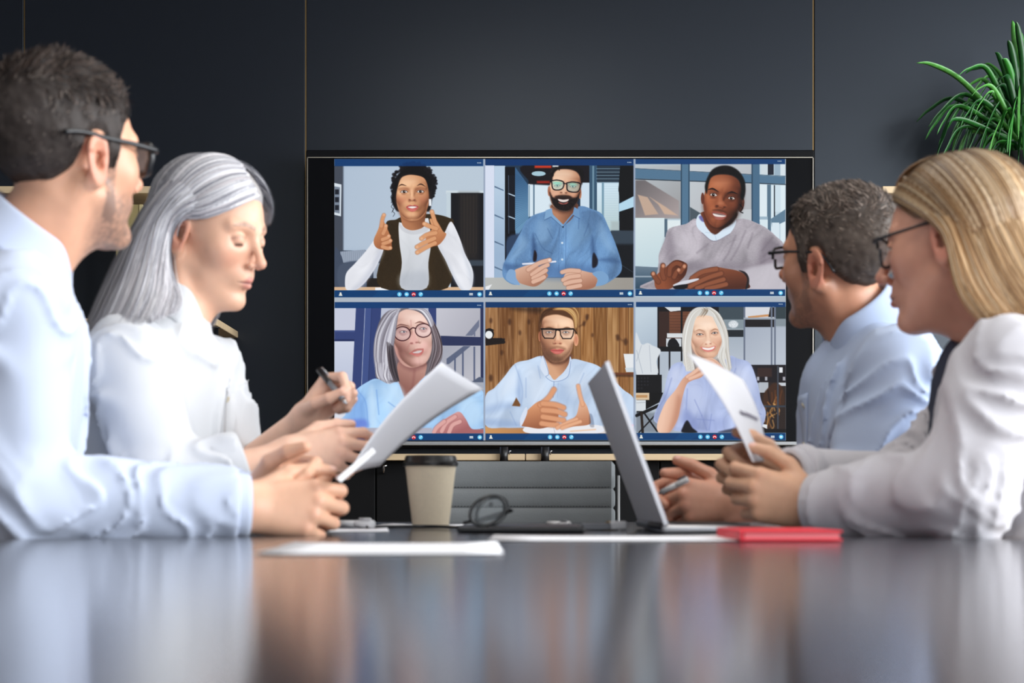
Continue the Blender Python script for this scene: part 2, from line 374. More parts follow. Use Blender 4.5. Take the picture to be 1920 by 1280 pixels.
def long_hair(p, H, sheets, ns, pal, width=.0026, margin=.006, seed=1):
    """sheets: lists of guide curves (world); strands run between neighbouring guides"""
    rs = np.random.RandomState(seed); R, c0, sc = H; parts = []
    toL = lambda W: ((W-c0)@R/sc)
    K = 28
    for gi, (guides, share, mg) in enumerate(sheets):
        G = []
        for g in guides:
            q = catmull(np.array(g, float), False, 8); s = np.linspace(0, 1, K)**1.5*(len(q)-1); i = np.clip(s.astype(int), 0, len(q)-2); f = (s-i)[:, None]
            G.append(q[i]*(1-f)+q[i+1]*f)
        G = catmull(np.array(G).reshape(len(G), -1), False, 5).reshape(-1, K, 3); m = len(G)
        n = int(ns*share); u = rs.rand(n)*(m-1); i = np.clip(u.astype(int), 0, m-2); f = (u-i)[:, None, None]
        # smooth across guides
        C = G[i]*(1-f)+G[i+1]*f
        wob = rs.randn(n, 1, 3)*.0025+np.cumsum(rs.randn(n, K, 3)*.0002, 1)
        cl = noise3(np.stack([u*.9, np.zeros(n)+gi*7, np.zeros(n)], 1))[:, None, None]
        ln = 1-.10*rs.rand(n)**2
        s = np.linspace(0, 1, K)[None]*ln[:, None]*(K-1); a = np.clip(s.astype(int), 0, K-2); fr = (s-a)[..., None]
        C = np.take_along_axis(C, a[..., None].repeat(3, 2), 1)*(1-fr)+np.take_along_axis(C, (a+1)[..., None].repeat(3, 2), 1)*fr
        C = C+wob
        Q = toL(C.reshape(-1, 3)).astype(np.float32)
        Q = push_out(Q, p, (mg+.0025*np.repeat(cl[:, 0, 0], K)+np.repeat(.008*rs.rand(n), K)).astype(np.float32))
        C = (Q@R.T*sc+c0).reshape(n, K, 3)
        # outward normal of the sheet at each strand
        dG = np.gradient(G, axis=0); T = np.gradient(G, axis=1); NG = np.cross(T, dG); NG /= np.linalg.norm(NG, axis=2, keepdims=True)+1e-9
        out = (G-c0); sg = np.sign((NG*out).sum(2).mean()); NG = NG*(sg if sg != 0 else 1)
        d0 = head_base(Q, p['g']); gr = np.stack([head_base(Q+np.eye(3, dtype=np.float32)[k_]*1e-3, p['g'])-d0 for k_ in range(3)], 1)
        gr /= np.linalg.norm(gr, axis=1, keepdims=True)+1e-9
        wh = sst(-d0, -.06, -.02).reshape(n, K, 1)
        NR = (NG[i]*(1-f)+NG[i+1]*f)*(1-wh)+(gr@R.T).reshape(n, K, 3)*wh+rs.randn(n, 1, 3)*.22
        tone = (1+.22*noise3(np.stack([u*1.9, np.zeros(n)+gi*3.3, np.zeros(n)+5], 1)))[:, None]
        cc = np.clip(strand_cols(n, pal, .08, rs)*tone, 0, 1)
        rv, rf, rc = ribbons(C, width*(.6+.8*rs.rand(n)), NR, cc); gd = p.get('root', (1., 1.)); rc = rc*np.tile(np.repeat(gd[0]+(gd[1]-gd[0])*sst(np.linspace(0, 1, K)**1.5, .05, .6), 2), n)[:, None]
        parts.append((rv, rf, np.clip(rc, 0, 1)))
        # backing surface just inside the strands
        B = G.reshape(-1, 3); QB = push_out(toL(B).astype(np.float32), p, np.full(len(B), mg-.003, np.float32)); B = QB@R.T*sc+c0
        b = B.reshape(m, K, 3)-NG*.004
        fb = [(x*K+y, x*K+y+1, (x+1)*K+y+1, (x+1)*K+y) for x in range(m-1) for y in range(K-1)]
        parts.append((b.reshape(-1, 3), np.array(fb), s2l(np.mean(np.array(pal), 0)*.75)))
    return parts
# ---- hands
FING = [((.090, .027, 0), (.043, .027, .022), .0092), ((.094, .0075, .002), (.047, .030, .023), .0095), ((.089, -.0115, .001), (.043, .028, .022), .009), ((.079, -.029, -.002), (.034, .021, .019), .008)]
def hand_sdf(pose):
    """local frame: wrist at origin, X to the fingers, +Y the thumb's side, +Z the back of the hand"""
    ch = []
    for k, (b, ls, r) in enumerate(FING):
        cu = pose['curl'][k]; sp_ = math.radians(pose.get('splay', (6, 1, -4, -9))[k]); p = np.array(b); a = 0; pts = [p]
        for ang, l in zip(cu, ls):
            a += math.radians(ang)
            p = p+l*np.array([math.cos(a)*math.cos(sp_), math.cos(a)*math.sin(sp_), -math.sin(a)]); pts.append(p)
        ch.append((pts, r))
    p = np.array([.020, .024, -.008]); tpts = [p]
    for d, l in zip(pose['thumb'], (.044, .033, .027)): p = p+l*nrm(d); tpts.append(p)
    def f(Q):
        d = ellip(Q, (.0, 0, -.002), (.03, .027, .02))
        for k, (b, ls, r) in enumerate(FING):
            d = smin(d, cone(Q, (.006, (b[1])*.55, -.002), (b[0]-.004, b[1], b[2]-.002), .0155, .0118), .016)
        d = smin(d, ellip(Q, (.045, .022, -.014), (.032, .016, .014)), .014)
        d = smin(d, ellip(Q, (.04, -.022, -.012), (.034, .013, .013)), .014)
        d = smax(d, -ellip(Q, (.055, 0, -.03), (.03, .018, .014)), .01)
        for pts, r in ch:
            e = cone(Q, pts[0], pts[1], r*1.08, r*.98)
            e = smin(e, cone(Q, pts[1], pts[2], r*.98, r*.88), .003); e = smin(e, cone(Q, pts[2], pts[3], r*.9, r*.76), .003)
            d = smin(d, e, .005)
        e = cone(Q, tpts[0], tpts[1], .0145, .0112); e = smin(e, cone(Q, tpts[1], tpts[2], .0112, .0102), .004); e = smin(e, cone(Q, tpts[2], tpts[3], .0106, .0082), .003)
        return smin(d, e, .008)
    tips = [(c[0][3], c[0][2], c[1]) for c in ch]+[(tpts[3], tpts[2], .0095)]
    kn = [c[0][1] for c in ch]+[c[0][0]+np.array([0, 0, .008]) for c in ch]+[tpts[1], tpts[2]]
    return f, tips, kn
def make_hand(wrist, X, back, right, pose, elbow, skin, red, farm=.03, sc=1., show=.16):
    X = nrm(X); Z = np.asarray(back, float); Z = nrm(Z-X*(Z@X)); Y = np.cross(Z, X)
    s = 1 if right else -1
    R = np.stack([X, Y*s, Z], 1)             # mirrored for the left hand
    f0, tips, kn = hand_sdf(pose)
    eL = (np.asarray(elbow)-wrist)@R/sc; eu = nrm(eL); end = eu*show
    def f(Q):
        d = f0(Q); Qs = Q.copy()
        e = cone(Qs, (0, 0, 0), end, .0245, farm)
        return smin(d, e, .02)
    lo = np.minimum((-.02, -.075, -.12), end-.045); hi = np.maximum((.21, .1, .06), end+.045)
    V, Fq = sdf_mesh(f, lo, hi, .0021)
    c = np.broadcast_to(s2l(skin), (len(V), 3))*(1+.05*noise3(V*60))[:, None]*(1-.05*np.clip(noise3(V*np.array([200, 90, 90])), 0, 1))[:, None]
    for k in kn: c = mixc(c, s2l(red), .35*np.exp(-((V-k)**2).sum(1)/.00009))
    for tpt, prev, r in tips:
        ax = nrm(tpt-prev); c = mixc(c, s2l(red), .3*np.exp(-((V-tpt)**2).sum(1)/.00012))
        up = np.array([0, 0, 1.]) if r != .0095 else np.array([-.2, .5, .7]); up = nrm(up-ax*(up@ax)) if abs(up@ax) < .95 else nrm(np.cross(ax, [0, 1, 0]))
        q = V-(tpt+ax*.001+up*r*.72); m = ((q@ax/.0062)**2+(q@np.cross(ax, up)/.0052)**2+(q@up/.004)**2) < 1
        c = mixc(c, s2l((236, 190, 178)), .75*m)
    W = (V*sc)@R.T+wrist
    if s < 0: Fq = Fq[:, ::-1]
    return W, Fq, np.clip(c, 0, 1)
# ---- clothes
def limb_fold(P, a, b, amp, fr=34., seed=0.):
    a, b = np.asarray(a, float), np.asarray(b, float); ax = nrm(b-a); s1 = nrm(np.cross(ax, [.3, .2, .93])); s2 = np.cross(ax, s1)
    q = P-a; u, v, w_ = q@ax, q@s1, q@s2
    n = noise3(np.stack([u*fr+v*9+2.2*noise3(np.stack([u*11, v*14, w_*14], 1)+seed), v*9, w_*9], 1)+seed)
    n2 = noise3(np.stack([u*fr*.45-w_*12, v*7, w_*7], 1)+seed+9.)
    r = np.clip(1-np.abs(n)*2.2, 0, 1)
    return amp*(.9*n2-1.5*r*r)
def cloth_sdf(p):
    tf, tl, tu = p['tf'], p['tl'], p['tu']; M = np.stack([tf, tl, tu], 1); N0 = p['N0']; fat = p.get('fat', 0.); w_ = p['w']
    ch = N0-tu*.17+tf*p.get('chf', .015); be = p['belly']; arms = p['arms']; am = p.get('fold', .005)
    ax = p['nax']
    def f(P):
        q = (P-N0)@M.astype(np.float32)
        d = ellip(P, ch, (.112+fat, w_*.93, .19), M)
        d = smin(d, ellip(P, be, (.118+fat, w_*.9, .22), M), .09)
        d = smin(d, cone(P, be, be-np.array([0, 0, .12])-tf*.02, .13, .14), .08)
        dv = noise3(np.stack([q[:, 0]*13+.8*noise3((q*9).astype(np.float32)), q[:, 1]*13, q[:, 2]*5+q[:, 0]*8], 1))
        dn = noise3(np.stack([q[:, 0]*17+q[:, 2]*9+1.2*dv, q[:, 1]*17-q[:, 2]*6, q[:, 2]*6], 1))
        rg = np.clip(1-np.abs(dn)*2.4, 0, 1)
        d = d+am*1.1*dv-am*1.3*rg*rg
        for k, (sh, el, wr, cut) in enumerate(arms):
            rs = p['rs']; r0, r1, r2 = rs
            d = smin(d, cone(P, N0-tu*p.get('yoke', .045), sh, .046, r0*.98), .035)
            e = cone(P, sh, el, r0, r1)+limb_fold(P, sh, el, am*.9, 26, k*3.1)
            wv = nrm(np.asarray(wr)-el); e2 = cone(P, el, wr+wv*.03, r1, r2)
            t = np.clip(((P-el)@wv)/max(cut, .05), 0, 1)
            e2 = e2+limb_fold(P, el, wr, am, 30, k*5.3+1)*(1-.6*t)
            e2 = smax(e2, ((P-el)@wv-cut).astype(np.float32), .004)
            e = smin(e, e2, .03)
            d = smin(d, e, .03)
        d = smin(d, smax(cone(P, N0-ax*.05, N0+ax*.06, p['nr']+.014, p['nr']+.004), ((P-N0)@ax-p.get('cup', 0.)-.004).astype(np.float32), .004), .02) if 'cup' in p else d
        d = smax(d, -cone(P, N0-ax*.05, N0+ax*.25, p['nr'], p['nr']), .006)
        return d
    return f
def collar(p, name, m, parent, rise=.032, fall=.046, point=.03, gap=22, spread=1.0, open_=0.):
    c, a = p['N0']+p['nax']*p.get('cup', .0), p['nax']; f = nrm(p['tf']-a*(p['tf']@a)); l = np.cross(a, f); r = p['nr']*1.02
    rows = [[], [], [], [], [], []]
    th = np.radians(np.linspace(-180+gap, 180-gap, 61))
    for t in th:
        dr = -f*math.cos(t)+l*math.sin(t); fr = abs(t)/math.pi; s = sst(np.array(fr), .62, .95)
        r_ = r*(1+open_*s)
        drop = -.012-.02*s
        rows[0].append(c+dr*r_*1.0+a*(drop)); rows[1].append(c+dr*r_*.985+a*(rise*.6-.022*s)); rows[2].append(c+dr*r_*1.0+a*(rise-.03*s)); rows[3].append(c+dr*(r_*1.07)+a*(rise-.002-.03*s))
        fl = fall+point*s**2
        rows[4].append(c+dr*(r_*1.19+.006*s)+a*(rise-fl*.5-.03*s)+dr*.006*s); rows[5].append(c+dr*(r_*1.30+.012*s*spread)+a*(rise-fl-.034*s))
    R_ = np.array(rows)
    R2 = np.array([catmull(R_[:, j], False, 4) for j in range(R_.shape[1])]).transpose(1, 0, 2)
    return MB().sheet(R2, .0026).build(name, m, parent, smooth=True)
def cuff(name, m, parent, wr, el, r, ln, off=0.):
    ax = nrm(np.asarray(el)-wr); s1 = nrm(np.cross(ax, [.1, .2, .97])); s2 = np.cross(ax, s1); rows = []
    for u, k in ((0, .86), (0, 1.0), (.1, 1.05), (.5, 1.06), (.92, 1.07), (1., 1.02), (1., .9)):
        rows.append([wr+ax*(off+ln*u)+(s1*math.cos(t)+s2*math.sin(t))*r*k*(1+.03*math.sin(3*t+u)) for t in np.linspace(0, 2*math.pi, 33)])
    return MB().sheet(rows).build(name, m, parent, smooth=True)
def glasses(parent, H, col, lens_w=.054, lens_h=.036, rim=.0024, temple=.0034, dz=.010, round_=4., drop=0., straight=False):
    R, c0, sc = H; W = lambda q: np.asarray(q)@R.T*sc+c0
    gm = mat('eyewear_'+parent.name, col, .25, spec=.6); lm = mat('eyewear_lens', (.95, .98, 1, 1), .02, trans=0., alpha=.18, spec=.8)
    fr = MB()
    for s in (-1, 1):
        pts = []
        for t in np.linspace(0, 2*math.pi, 29):
            ct, st = math.cos(t), math.sin(t); q = 2/round_
            y = abs(ct)**q*math.copysign(1, ct)*lens_w/2; z = abs(st)**q*math.copysign(1, st)*lens_h/2
            if z < 0: y *= .9
            pts.append(W((.106-.010*((.033+s*s*abs(y+0))/.06)**2+(-.004 if z < 0 else 0), s*.034+y, dz+z-drop)))
        fr.tube(pts, rim*1.15, 8, cap=False)
    fr.tube([W((.105, -.009, dz+.006-drop)), W((.110, 0, dz+.009-drop)), W((.105, .009, dz+.006-drop))], rim, 8)
    root = fr.build('glasses', gm, parent, smooth=True); root['label'] = 'eyeglasses with slim dark frame'
    for s in (-1, 1):
        pts = [W((.103-.003, s*.0625, dz+.011-drop)), W((.094, s*.0705, dz+.012-drop)), W((.05, s*.0765, dz+.017-drop*.6)), W((.0, s*.0805, .029)), W((-.014, s*.0815, .030)), W((-.030, s*.0800, .018)), W((-.046, s*.077, -.004))]
        if straight: pts = pts[:4]+[W((-.02, s*.0835, .032)), W((-.045, s*.0845, .033)), W((-.062, s*.083, .031))]
        pts = catmull(np.array(pts), False, 4); n = len(pts)
        b = MB(); b.tube([tuple(q) for q in pts], [temple*.8+temple*.35*min(1, max(0, 1-i/(n*.35))) for i in range(n)], 8); b.build('temple_arm', gm, root, smooth=True)
        L_ = []
        for i, zz in enumerate((-1, -.6, 0, .6, 1)):
            L_.append([W((.105-.010*((.033+abs(y))/.06)**2+(-.002 if zz < 0 else 0), s*.034+y*(1 if abs(zz) < 1 else .9), dz+zz*lens_h*.46-drop)) for y in np.linspace(-lens_w*.46, lens_w*.46, 7)])
        MB().sheet(L_, .0012).build('lens', lm, root, smooth=True)
    return root
def march(fs, o, d):
    t = 0.
    for _ in range(60):
        v = float(fs((o+d*t)[None].astype(np.float32))[0]); t += v*.7
        if abs(v) < 2e-4: break
    return o+d*t
def front_seam(p, shirt, m, top, bot, nbut, bm, side=0.):
    ts = np.linspace(top, bot, 26); c = []; L_, R_ = [], []
    for t in ts:
        for off, out in ((-.014, L_), (.0, c), (.014, R_)):
            o = p['N0']-p['tu']*t+p['tf']*.32+p['tl']*(side+off); q = march(p['fs'], o, -p['tf']); out.append(q+p['tf']*.0016)
    MB().sheet([L_, c, R_], .0014).build('placket', m, shirt, smooth=True)
    for k in range(nbut):
        i = int(round((k+.4)/nbut*25)); q = c[i]+p['tf']*.0012; f = p['tf']
        ring = []
        a = nrm(np.cross(f, [0, 0, 1])); b = np.cross(a, f)
        MB().prism([tuple(q+(a*math.cos(x)+b*math.sin(x))*.0055) for x in np.linspace(0, 2*math.pi, 15)[:-1]], tuple(f*.002)).build('button', bm, shirt)
def build_person(p):
    root = empty('person', (p['pelvis'][0], p['pelvis'][1], 0)); tag(root, p['label'], 'person', 'people at the meeting table')
    R = rotm(*p['rot']); c0 = np.array(p['head']); sc = p['sc']; H = (R, c0, sc); p['H'] = H
    top = c0+R@np.array([-.018, 0, -.055])*sc; N0 = p['N0']; p['nax'] = nrm(top-N0)
    thr = c0+R@np.array([.028, 0, -.082])*sc; nk = p['neck']
    f_ = nrm(p['tf']-p['nax']*(p['tf']@p['nax']))
    def f(P):
        Q = ((P-c0)@R/sc).astype(np.float32)
        d = head_sdf(Q, p['g'], p.get('lids', False))*sc
        d = smin(d, cone(P, top, N0-p['nax']*.03, nk*.93, nk), .02)
        d = smin(d, cone(P, thr, N0-p['nax']*.02+f_*.012, .026, nk*.8), .03)
        d = smin(d, cone(P, N0-p['nax']*.01, N0-p['tu']*.12, nk*1.05, .085), .04)
        for sgn in (-1, 1):
            q = cone(P, c0+R@np.array([-.018, sgn*.062, -.028])*sc, N0+f_*nk*.75+np.cross(p['nax'], f_)*sgn*.014-p['nax']*.01, .009, .008)
            d = smin(d, q, .022)
        return d
    lo = np.minimum(c0-.165, N0-.16); hi = np.maximum(c0+.165, N0+.1)
    V, Fq = sdf_mesh(f, lo, hi, .0023)
    Q = ((V-c0)@R/sc).astype(np.float32)
    parts = [(V, Fq, skin_cols(Q, p))]
    for h in p['hands']: parts.append(make_hand(**h))
    V, Fq, C = join_np(parts)
    new_obj('body', mesh_np('body', V, Fq, C), mat('skin', (.8, .6, .5, 1), .42, attr=True, sss=.12, bump=((420, 420, 420), .12, .0008)), root)
    # hair
    hp = p['hair'](p, H)
    V, Fq, C = join_np(hp)
    new_obj('hair', mesh_np('hair', V, Fq, C), mat('hair_'+p['key'], (.3, .3, .3, 1), p.get('hrough', .42), attr=True, spec=p.get('hspec', .35)), root)
    # shirt or jacket
    fs = cloth_sdf(p); pts = np.array([N0, p['belly'], *[np.asarray(q) for a in p['arms'] for q in a[:3]]])
    lo, hi = pts.min(0)-.17, pts.max(0)+.17; lo[2] = p['belly'][2]-.24
    ops = p.get('carve'); fc = (lambda P: smax(fs(P), ops(P), .004)) if ops else fs
    V, Fq = sdf_mesh(fc, lo, hi, p.get('cres', .0055), slack=1.9)
    shirt = new_obj(p['wear'], mesh_np(p['wear'], V, Fq), p['cloth'], root)
    p['fs'] = fs
    if ops:
        V, Fq = sdf_mesh(lambda P: fs(P)+.007, N0-.25, N0+.16, .006, slack=1.8); new_obj('top', mesh_np('top', V, Fq), p['inner'], root)
    # trousers and shoes
    pel = np.asarray(p['pelvis'], float); fw = nrm([p['tf'][0], p['tf'][1]*.3, 0]); lf = np.array([-fw[1], fw[0], 0])
    kn = [pel+fw*.42+lf*s*.1+np.array([0, 0, .02]) for s in (-1, 1)]; ft = [k+fw*.02+np.array([0, 0, .09-k[2]]) for k in kn]
    def tr(P):
        d = ellip(P, pel+np.array([0, 0, .04]), (.15, .17, .14), np.stack([fw, lf, [0, 0, 1]], 1))
        for s, k, q in zip((-1, 1), kn, ft):
            d = smin(d, cone(P, pel+lf*s*.09, k, .092, .068), .05); d = smin(d, cone(P, k, q, .066, .055), .03)
        return d+.003*noise3((P*22).astype(np.float32))
    pts = np.array([pel, *kn, *ft]); V, Fq = sdf_mesh(tr, pts.min(0)-.2, pts.max(0)+.2, .012); new_obj('trousers', mesh_np('trousers', V, Fq), mat('trouser_cloth', rgb(40, 44, 56), .85, bump=((300, 300, 300), .2, .001)), root)
    for q in ft:
        sh = lambda P: smax(smin(ellip(P, q+fw*.07-np.array([0, 0, .05]), (.13, .045, .042), np.stack([fw, lf, [0, 0, 1]], 1)), ellip(P, q-np.array([0, 0, .02]), (.055, .045, .06)), .03), .002-P[:, 2], .004)
        V, Fq = sdf_mesh(sh, q-.2, q+.25, .01); new_obj('shoe', mesh_np('shoe', V, Fq), mat('shoe_leather', rgb(28, 24, 22), .35), root)
    return root, shirt
def seat_chair(x, y, ang, label):
    root = empty('conference_chair', (x, y, 0)); tag(root, label, 'chair', 'chairs around the table')
    M = Matrix.Translation((x, y, 0)) @ Matrix.Rotation(ang, 4, 'Z')
    lea, chm = MATS['chair_leather'], MATS['chrome']
    def put(o): o.data.transform(M); return o
    put(MB().box(-.23, -.20, .42, .22, .20, .49, .03, 4).build('seat', lea, root, ang=40))
    rows = [[(-.235-.10*(zz/.5)-.012*math.cos(yy*5), yy, .47+zz) for yy in np.linspace(-.19, .19, 13)] for zz in np.linspace(.02, .32, 9)]
    put(MB().sheet(rows, .045).build('backrest', lea, root, ang=50))
    for s in (-1, 1):
        put(MB().tube([(.2, s*.21, .03), (.22, s*.21, .1), (.2, s*.21, .44), (-.2, s*.21, .44), (-.22, s*.21, .1), (-.2, s*.21, .03)], .012).build('leg', chm, root, smooth=True))
    return root
# ------------------------------------------------------------------ SCREEN PICTURE (drawn with numpy, stored as vertex colours)
SX0, SY0, SX1, SY1 = 625, 295, 1475, 829
SS = 1.25                                    # drawn samples per photo pixel
CW, CH = int((SX1-SX0)*SS), int((SY1-SY0)*SS)
CV = np.zeros((CH, CW, 3), np.float32)
_T = [0.0, 0.0, 1.0]
def tile(x0, y0, s): _T[:] = [x0, y0, s]
def tp(pts):
    p = np.asarray(pts, np.float32).reshape(-1, 2)
    return np.stack([(_T[0]+p[:, 0]/_T[2]-SX0)*SS, (_T[1]+p[:, 1]/_T[2]-SY0)*SS], 1)
def catmull(p, closed=True, n=5):
    p = np.asarray(p, np.float32)
    if len(p) < 3: return p
    if closed: q = np.concatenate([p[-1:], p, p[:2]])
    else: q = np.concatenate([2*p[:1]-p[1:2], p, 2*p[-1:]-p[-2:-1]])
    a, b, c, d = q[:-3], q[1:-2], q[2:-1], q[3:]
    out = []
    for t in np.arange(n)/n:
        out.append(.5*((2*b)+(c-a)*t+(2*a-5*b+4*c-d)*t*t+(3*b-a-3*c+d)*t**3))
    r = np.stack(out, 1).reshape(-1, p.shape[1])
    if not closed: r = np.concatenate([r, p[-1:]])
    return r
def segdist(X, Y, p, closed):
    d2 = np.full(X.shape, 1e9, np.float32); tt = np.zeros(X.shape, np.float32)
    n = len(p); m = n if closed else n-1
    ins = np.zeros(X.shape, bool)
    for i in range(m):
        x0, y0 = p[i]; x1, y1 = p[(i+1) % n]
        dx, dy = x1-x0, y1-y0; L = dx*dx+dy*dy+1e-9
        t = np.clip(((X-x0)*dx+(Y-y0)*dy)/L, 0, 1)
        e = (X-x0-t*dx)**2+(Y-y0-t*dy)**2
        if not closed: tt = np.where(e < d2, (i+t)/m, tt)
        d2 = np.minimum(d2, e)
        if closed and y0 != y1:
            c = ((y0 > Y) != (y1 > Y))
            ins ^= c & (X < (x1-x0)*(Y-y0)/(y1-y0)+x0)
    d = np.sqrt(d2)
    return (np.where(ins, -d, d), tt)
def window(p, m):
    x0, y0 = np.floor(p.min(0)-m).astype(int); x1, y1 = np.ceil(p.max(0)+m).astype(int)+1
    x0, y0 = max(x0, 0), max(y0, 0); x1, y1 = min(x1, CW), min(y1, CH)
    if x1 <= x0 or y1 <= y0: return None
    X, Y = np.meshgrid(np.arange(x0, x1, dtype=np.float32)+.5, np.arange(y0, y1, dtype=np.float32)+.5)
    return x0, y0, x1, y1, X, Y
def blend(w, al, col):
    x0, y0, x1, y1, X, Y = w
    if len(col) == 4:                        # (colour, colour, point, point): a gradient
        a, b = np.array(col[0])/255., np.array(col[1])/255.
        p, q = tp([col[2], col[3]]); d = q-p
        t = np.clip(((X-p[0])*d[0]+(Y-p[1])*d[1])/(d@d+1e-6), 0, 1)[..., None]
        c = a*(1-t)+b*t
    else: c = np.array(col, np.float32)/255.
    s = CV[y0:y1, x0:x1]; al = al[..., None]
    s[:] = s*(1-al)+c*al
def poly(pts, col, a=1., f=1.2, sm=True, tex=0, ts=(1, 1)):
    p = tp(pts); p = catmull(p) if sm else p
    w = window(p, f+2)
    if w is None: return
    d, _ = segdist(w[4], w[5], p, True)
    m = np.clip(.5-d/f, 0, 1); m = m*m*(3-2*m)
    blend(w, m*a, col)
    if tex:
        x0, y0, x1, y1, X, Y = w
        nz = pnoise2(X*ts[0], Y*ts[1])*tex/255.
        CV[y0:y1, x0:x1] = np.clip(CV[y0:y1, x0:x1]+(nz*m)[..., None], 0, 1)
def rect(x0, y0, x1, y1, col, **k): poly([(x0, y0), (x1, y0), (x1, y1), (x0, y1)], col, sm=False, **k)
def ell(cx, cy, rx, ry, col, a=1., f=1.2, rot=0, **k):
    t = np.arange(14)/14*2*np.pi; c, s = math.cos(rot), math.sin(rot)
    poly([(cx+rx*math.cos(u)*c-ry*math.sin(u)*s, cy+rx*math.cos(u)*s+ry*math.sin(u)*c) for u in t], col, a, f, **k)
def stroke(pts, wd, col, a=1., f=1., sm=True, taper=False):
    p = tp(pts); p = catmull(p, False) if sm else p
    h = wd/_T[2]*SS/2; w = window(p, h+f+2)
    if w is None: return
    d, t = segdist(w[4], w[5], p, False)
    if taper: h = h*(1-.8*np.abs(2*t-1)**1.5)
    m = np.clip(.5-(d-h)/f, 0, 1)
    blend(w, m*a, col)
_rs = np.random.RandomState(3)
_NT = _rs.rand(256, 256).astype(np.float32)
def pnoise2(x, y):
    xi, yi = np.floor(x).astype(int), np.floor(y).astype(int); u, v = x-xi, y-yi
    u, v = u*u*(3-2*u), v*v*(3-2*v)
    g = lambda i, j: _NT[i & 255, j & 255]
    return ((g(xi, yi)*(1-u)+g(xi+1, yi)*u)*(1-v)+(g(xi, yi+1)*(1-u)+g(xi+1, yi+1)*u)*v)*2-1
def locks(A, B, n, cols, wd=6, a=.7, jit=4, f=1.):
    A, B = catmull(np.array(A, float), False, 4), catmull(np.array(B, float), False, 4)
    k = min(len(A), len(B)); ia = np.linspace(0, len(A)-1, k).astype(int); ib = np.linspace(0, len(B)-1, k).astype(int)
    A, B = A[ia], B[ib]
    for i in range(n):
        t = _rs.rand(); c = np.array(cols[_rs.randint(len(cols))], float)+_rs.randn()*6
        stroke(A*(1-t)+B*t+_rs.randn(1, 2)*jit, wd*(.5+_rs.rand()), tuple(np.clip(c, 0, 255)), a, f, sm=False, taper=True)
def folds(pts, amp=16, sc=.055, ang=0., f=6., seed=0):
    # creases of cloth inside an outline
    p = catmull(tp(pts)); w = window(p, f+2)
    if w is None: return
    x0, y0, x1, y1, X, Y = w
    d, _ = segdist(X, Y, p, True); m = np.clip(-d/f, 0, 1)
    c, s = math.cos(ang), math.sin(ang); u, v = (X*c+Y*s)*sc+seed*7.3, (-X*s+Y*c)*sc*.32+seed*3.1
    wv = pnoise2(u*.6+3, v*1.3+9)*1.3
    n1 = pnoise2(u+wv, v+wv*.4); n2 = pnoise2(u*2.3+wv*1.5, v*2.1+5)
    k = (np.clip(1-np.abs(n1)*2.2, 0, 1)**2*-.45+.8*pnoise2(u*.5+20, v*.8+wv*.3)+.55*pnoise2(u*1.1+wv*.6+40, v*.6+3)+.25*n2)*amp/255.
    CV[y0:y1, x0:x1] = np.clip(CV[y0:y1, x0:x1]*(1+1.15*(k*m)[..., None]), 0, 1)
def shade_face(cx, cy, sx, sy, yaw=0., pitch=0., roll=0., g=0., lig=(.55, .45, .6), k=1., low=-.125):
    # soft light on a face: relief of a head under a lamp, laid over the drawn colours
    q = tp([(cx, cy)])[0]; ax, ay = sx/_T[2]*SS, sy/_T[2]*SS
    w = window(np.array([[q[0]-.1*ax, q[1]-.13*ay], [q[0]+.1*ax, q[1]+.15*ay]], np.float32), 1)
    x0, y0, x1, y1, X, Y = w
    u, v = (X-q[0])/ax, -(Y-q[1])/ay; cr, sr = math.cos(roll), math.sin(roll); u, v = u*cr-v*sr, u*sr+v*cr
    R = rotm(math.degrees(yaw), math.degrees(pitch), 0)
    n = u.size; c = np.array([.0775, 0, .0105])@R.T
    O = np.stack([np.full(n, .26), u.ravel()+c[1], v.ravel()+c[2]], 1); t = np.zeros(n)
    for _ in range(26):
        Pw = O-np.array([1, 0, 0])*t[:, None]; d = head_sdf((Pw@R).astype(np.float32), g, ears=False); t = t+np.clip(d, -.01, .05)*.95
    Pw = O-np.array([1, 0, 0])*t[:, None]; L = (Pw@R).astype(np.float32); d0 = head_sdf(L, g, ears=False); hit = (np.abs(d0) < .004) & (t < .34)
    G = np.stack([head_sdf(L+np.eye(3, dtype=np.float32)[i]*.0012, g, ears=False)-d0 for i in range(3)], 1); G /= np.linalg.norm(G, axis=1, keepdims=True)+1e-9
    N = G@R.T; l = nrm(lig)
    S = .42+.58*np.clip((N@l)*.75+.25, 0, 1)+.10*np.clip(N[:, 0], 0, 1)
    S = S/np.percentile(S[hit], 60); m = (hit*sst(L[:, 2], -.122, -.105)*sst(-L[:, 2], -.07, -.05)*sst(L[:, 0], .02, .045)).reshape(u.shape)
    S = np.where(hit, np.clip(S, .45, 1.35), 1.).reshape(u.shape)
    for _ in range(2):
        m, S = [(a+np.roll(a, 1, 0)+np.roll(a, -1, 0)+np.roll(a, 1, 1)+np.roll(a, -1, 1))/5 for a in (m, S)]
    e = 1+(S-1)*k*.72*m
    CV[y0:y1, x0:x1] = np.clip(CV[y0:y1, x0:x1]*e[..., None]**np.array([.9, 1.05, 1.12]), 0, 1)
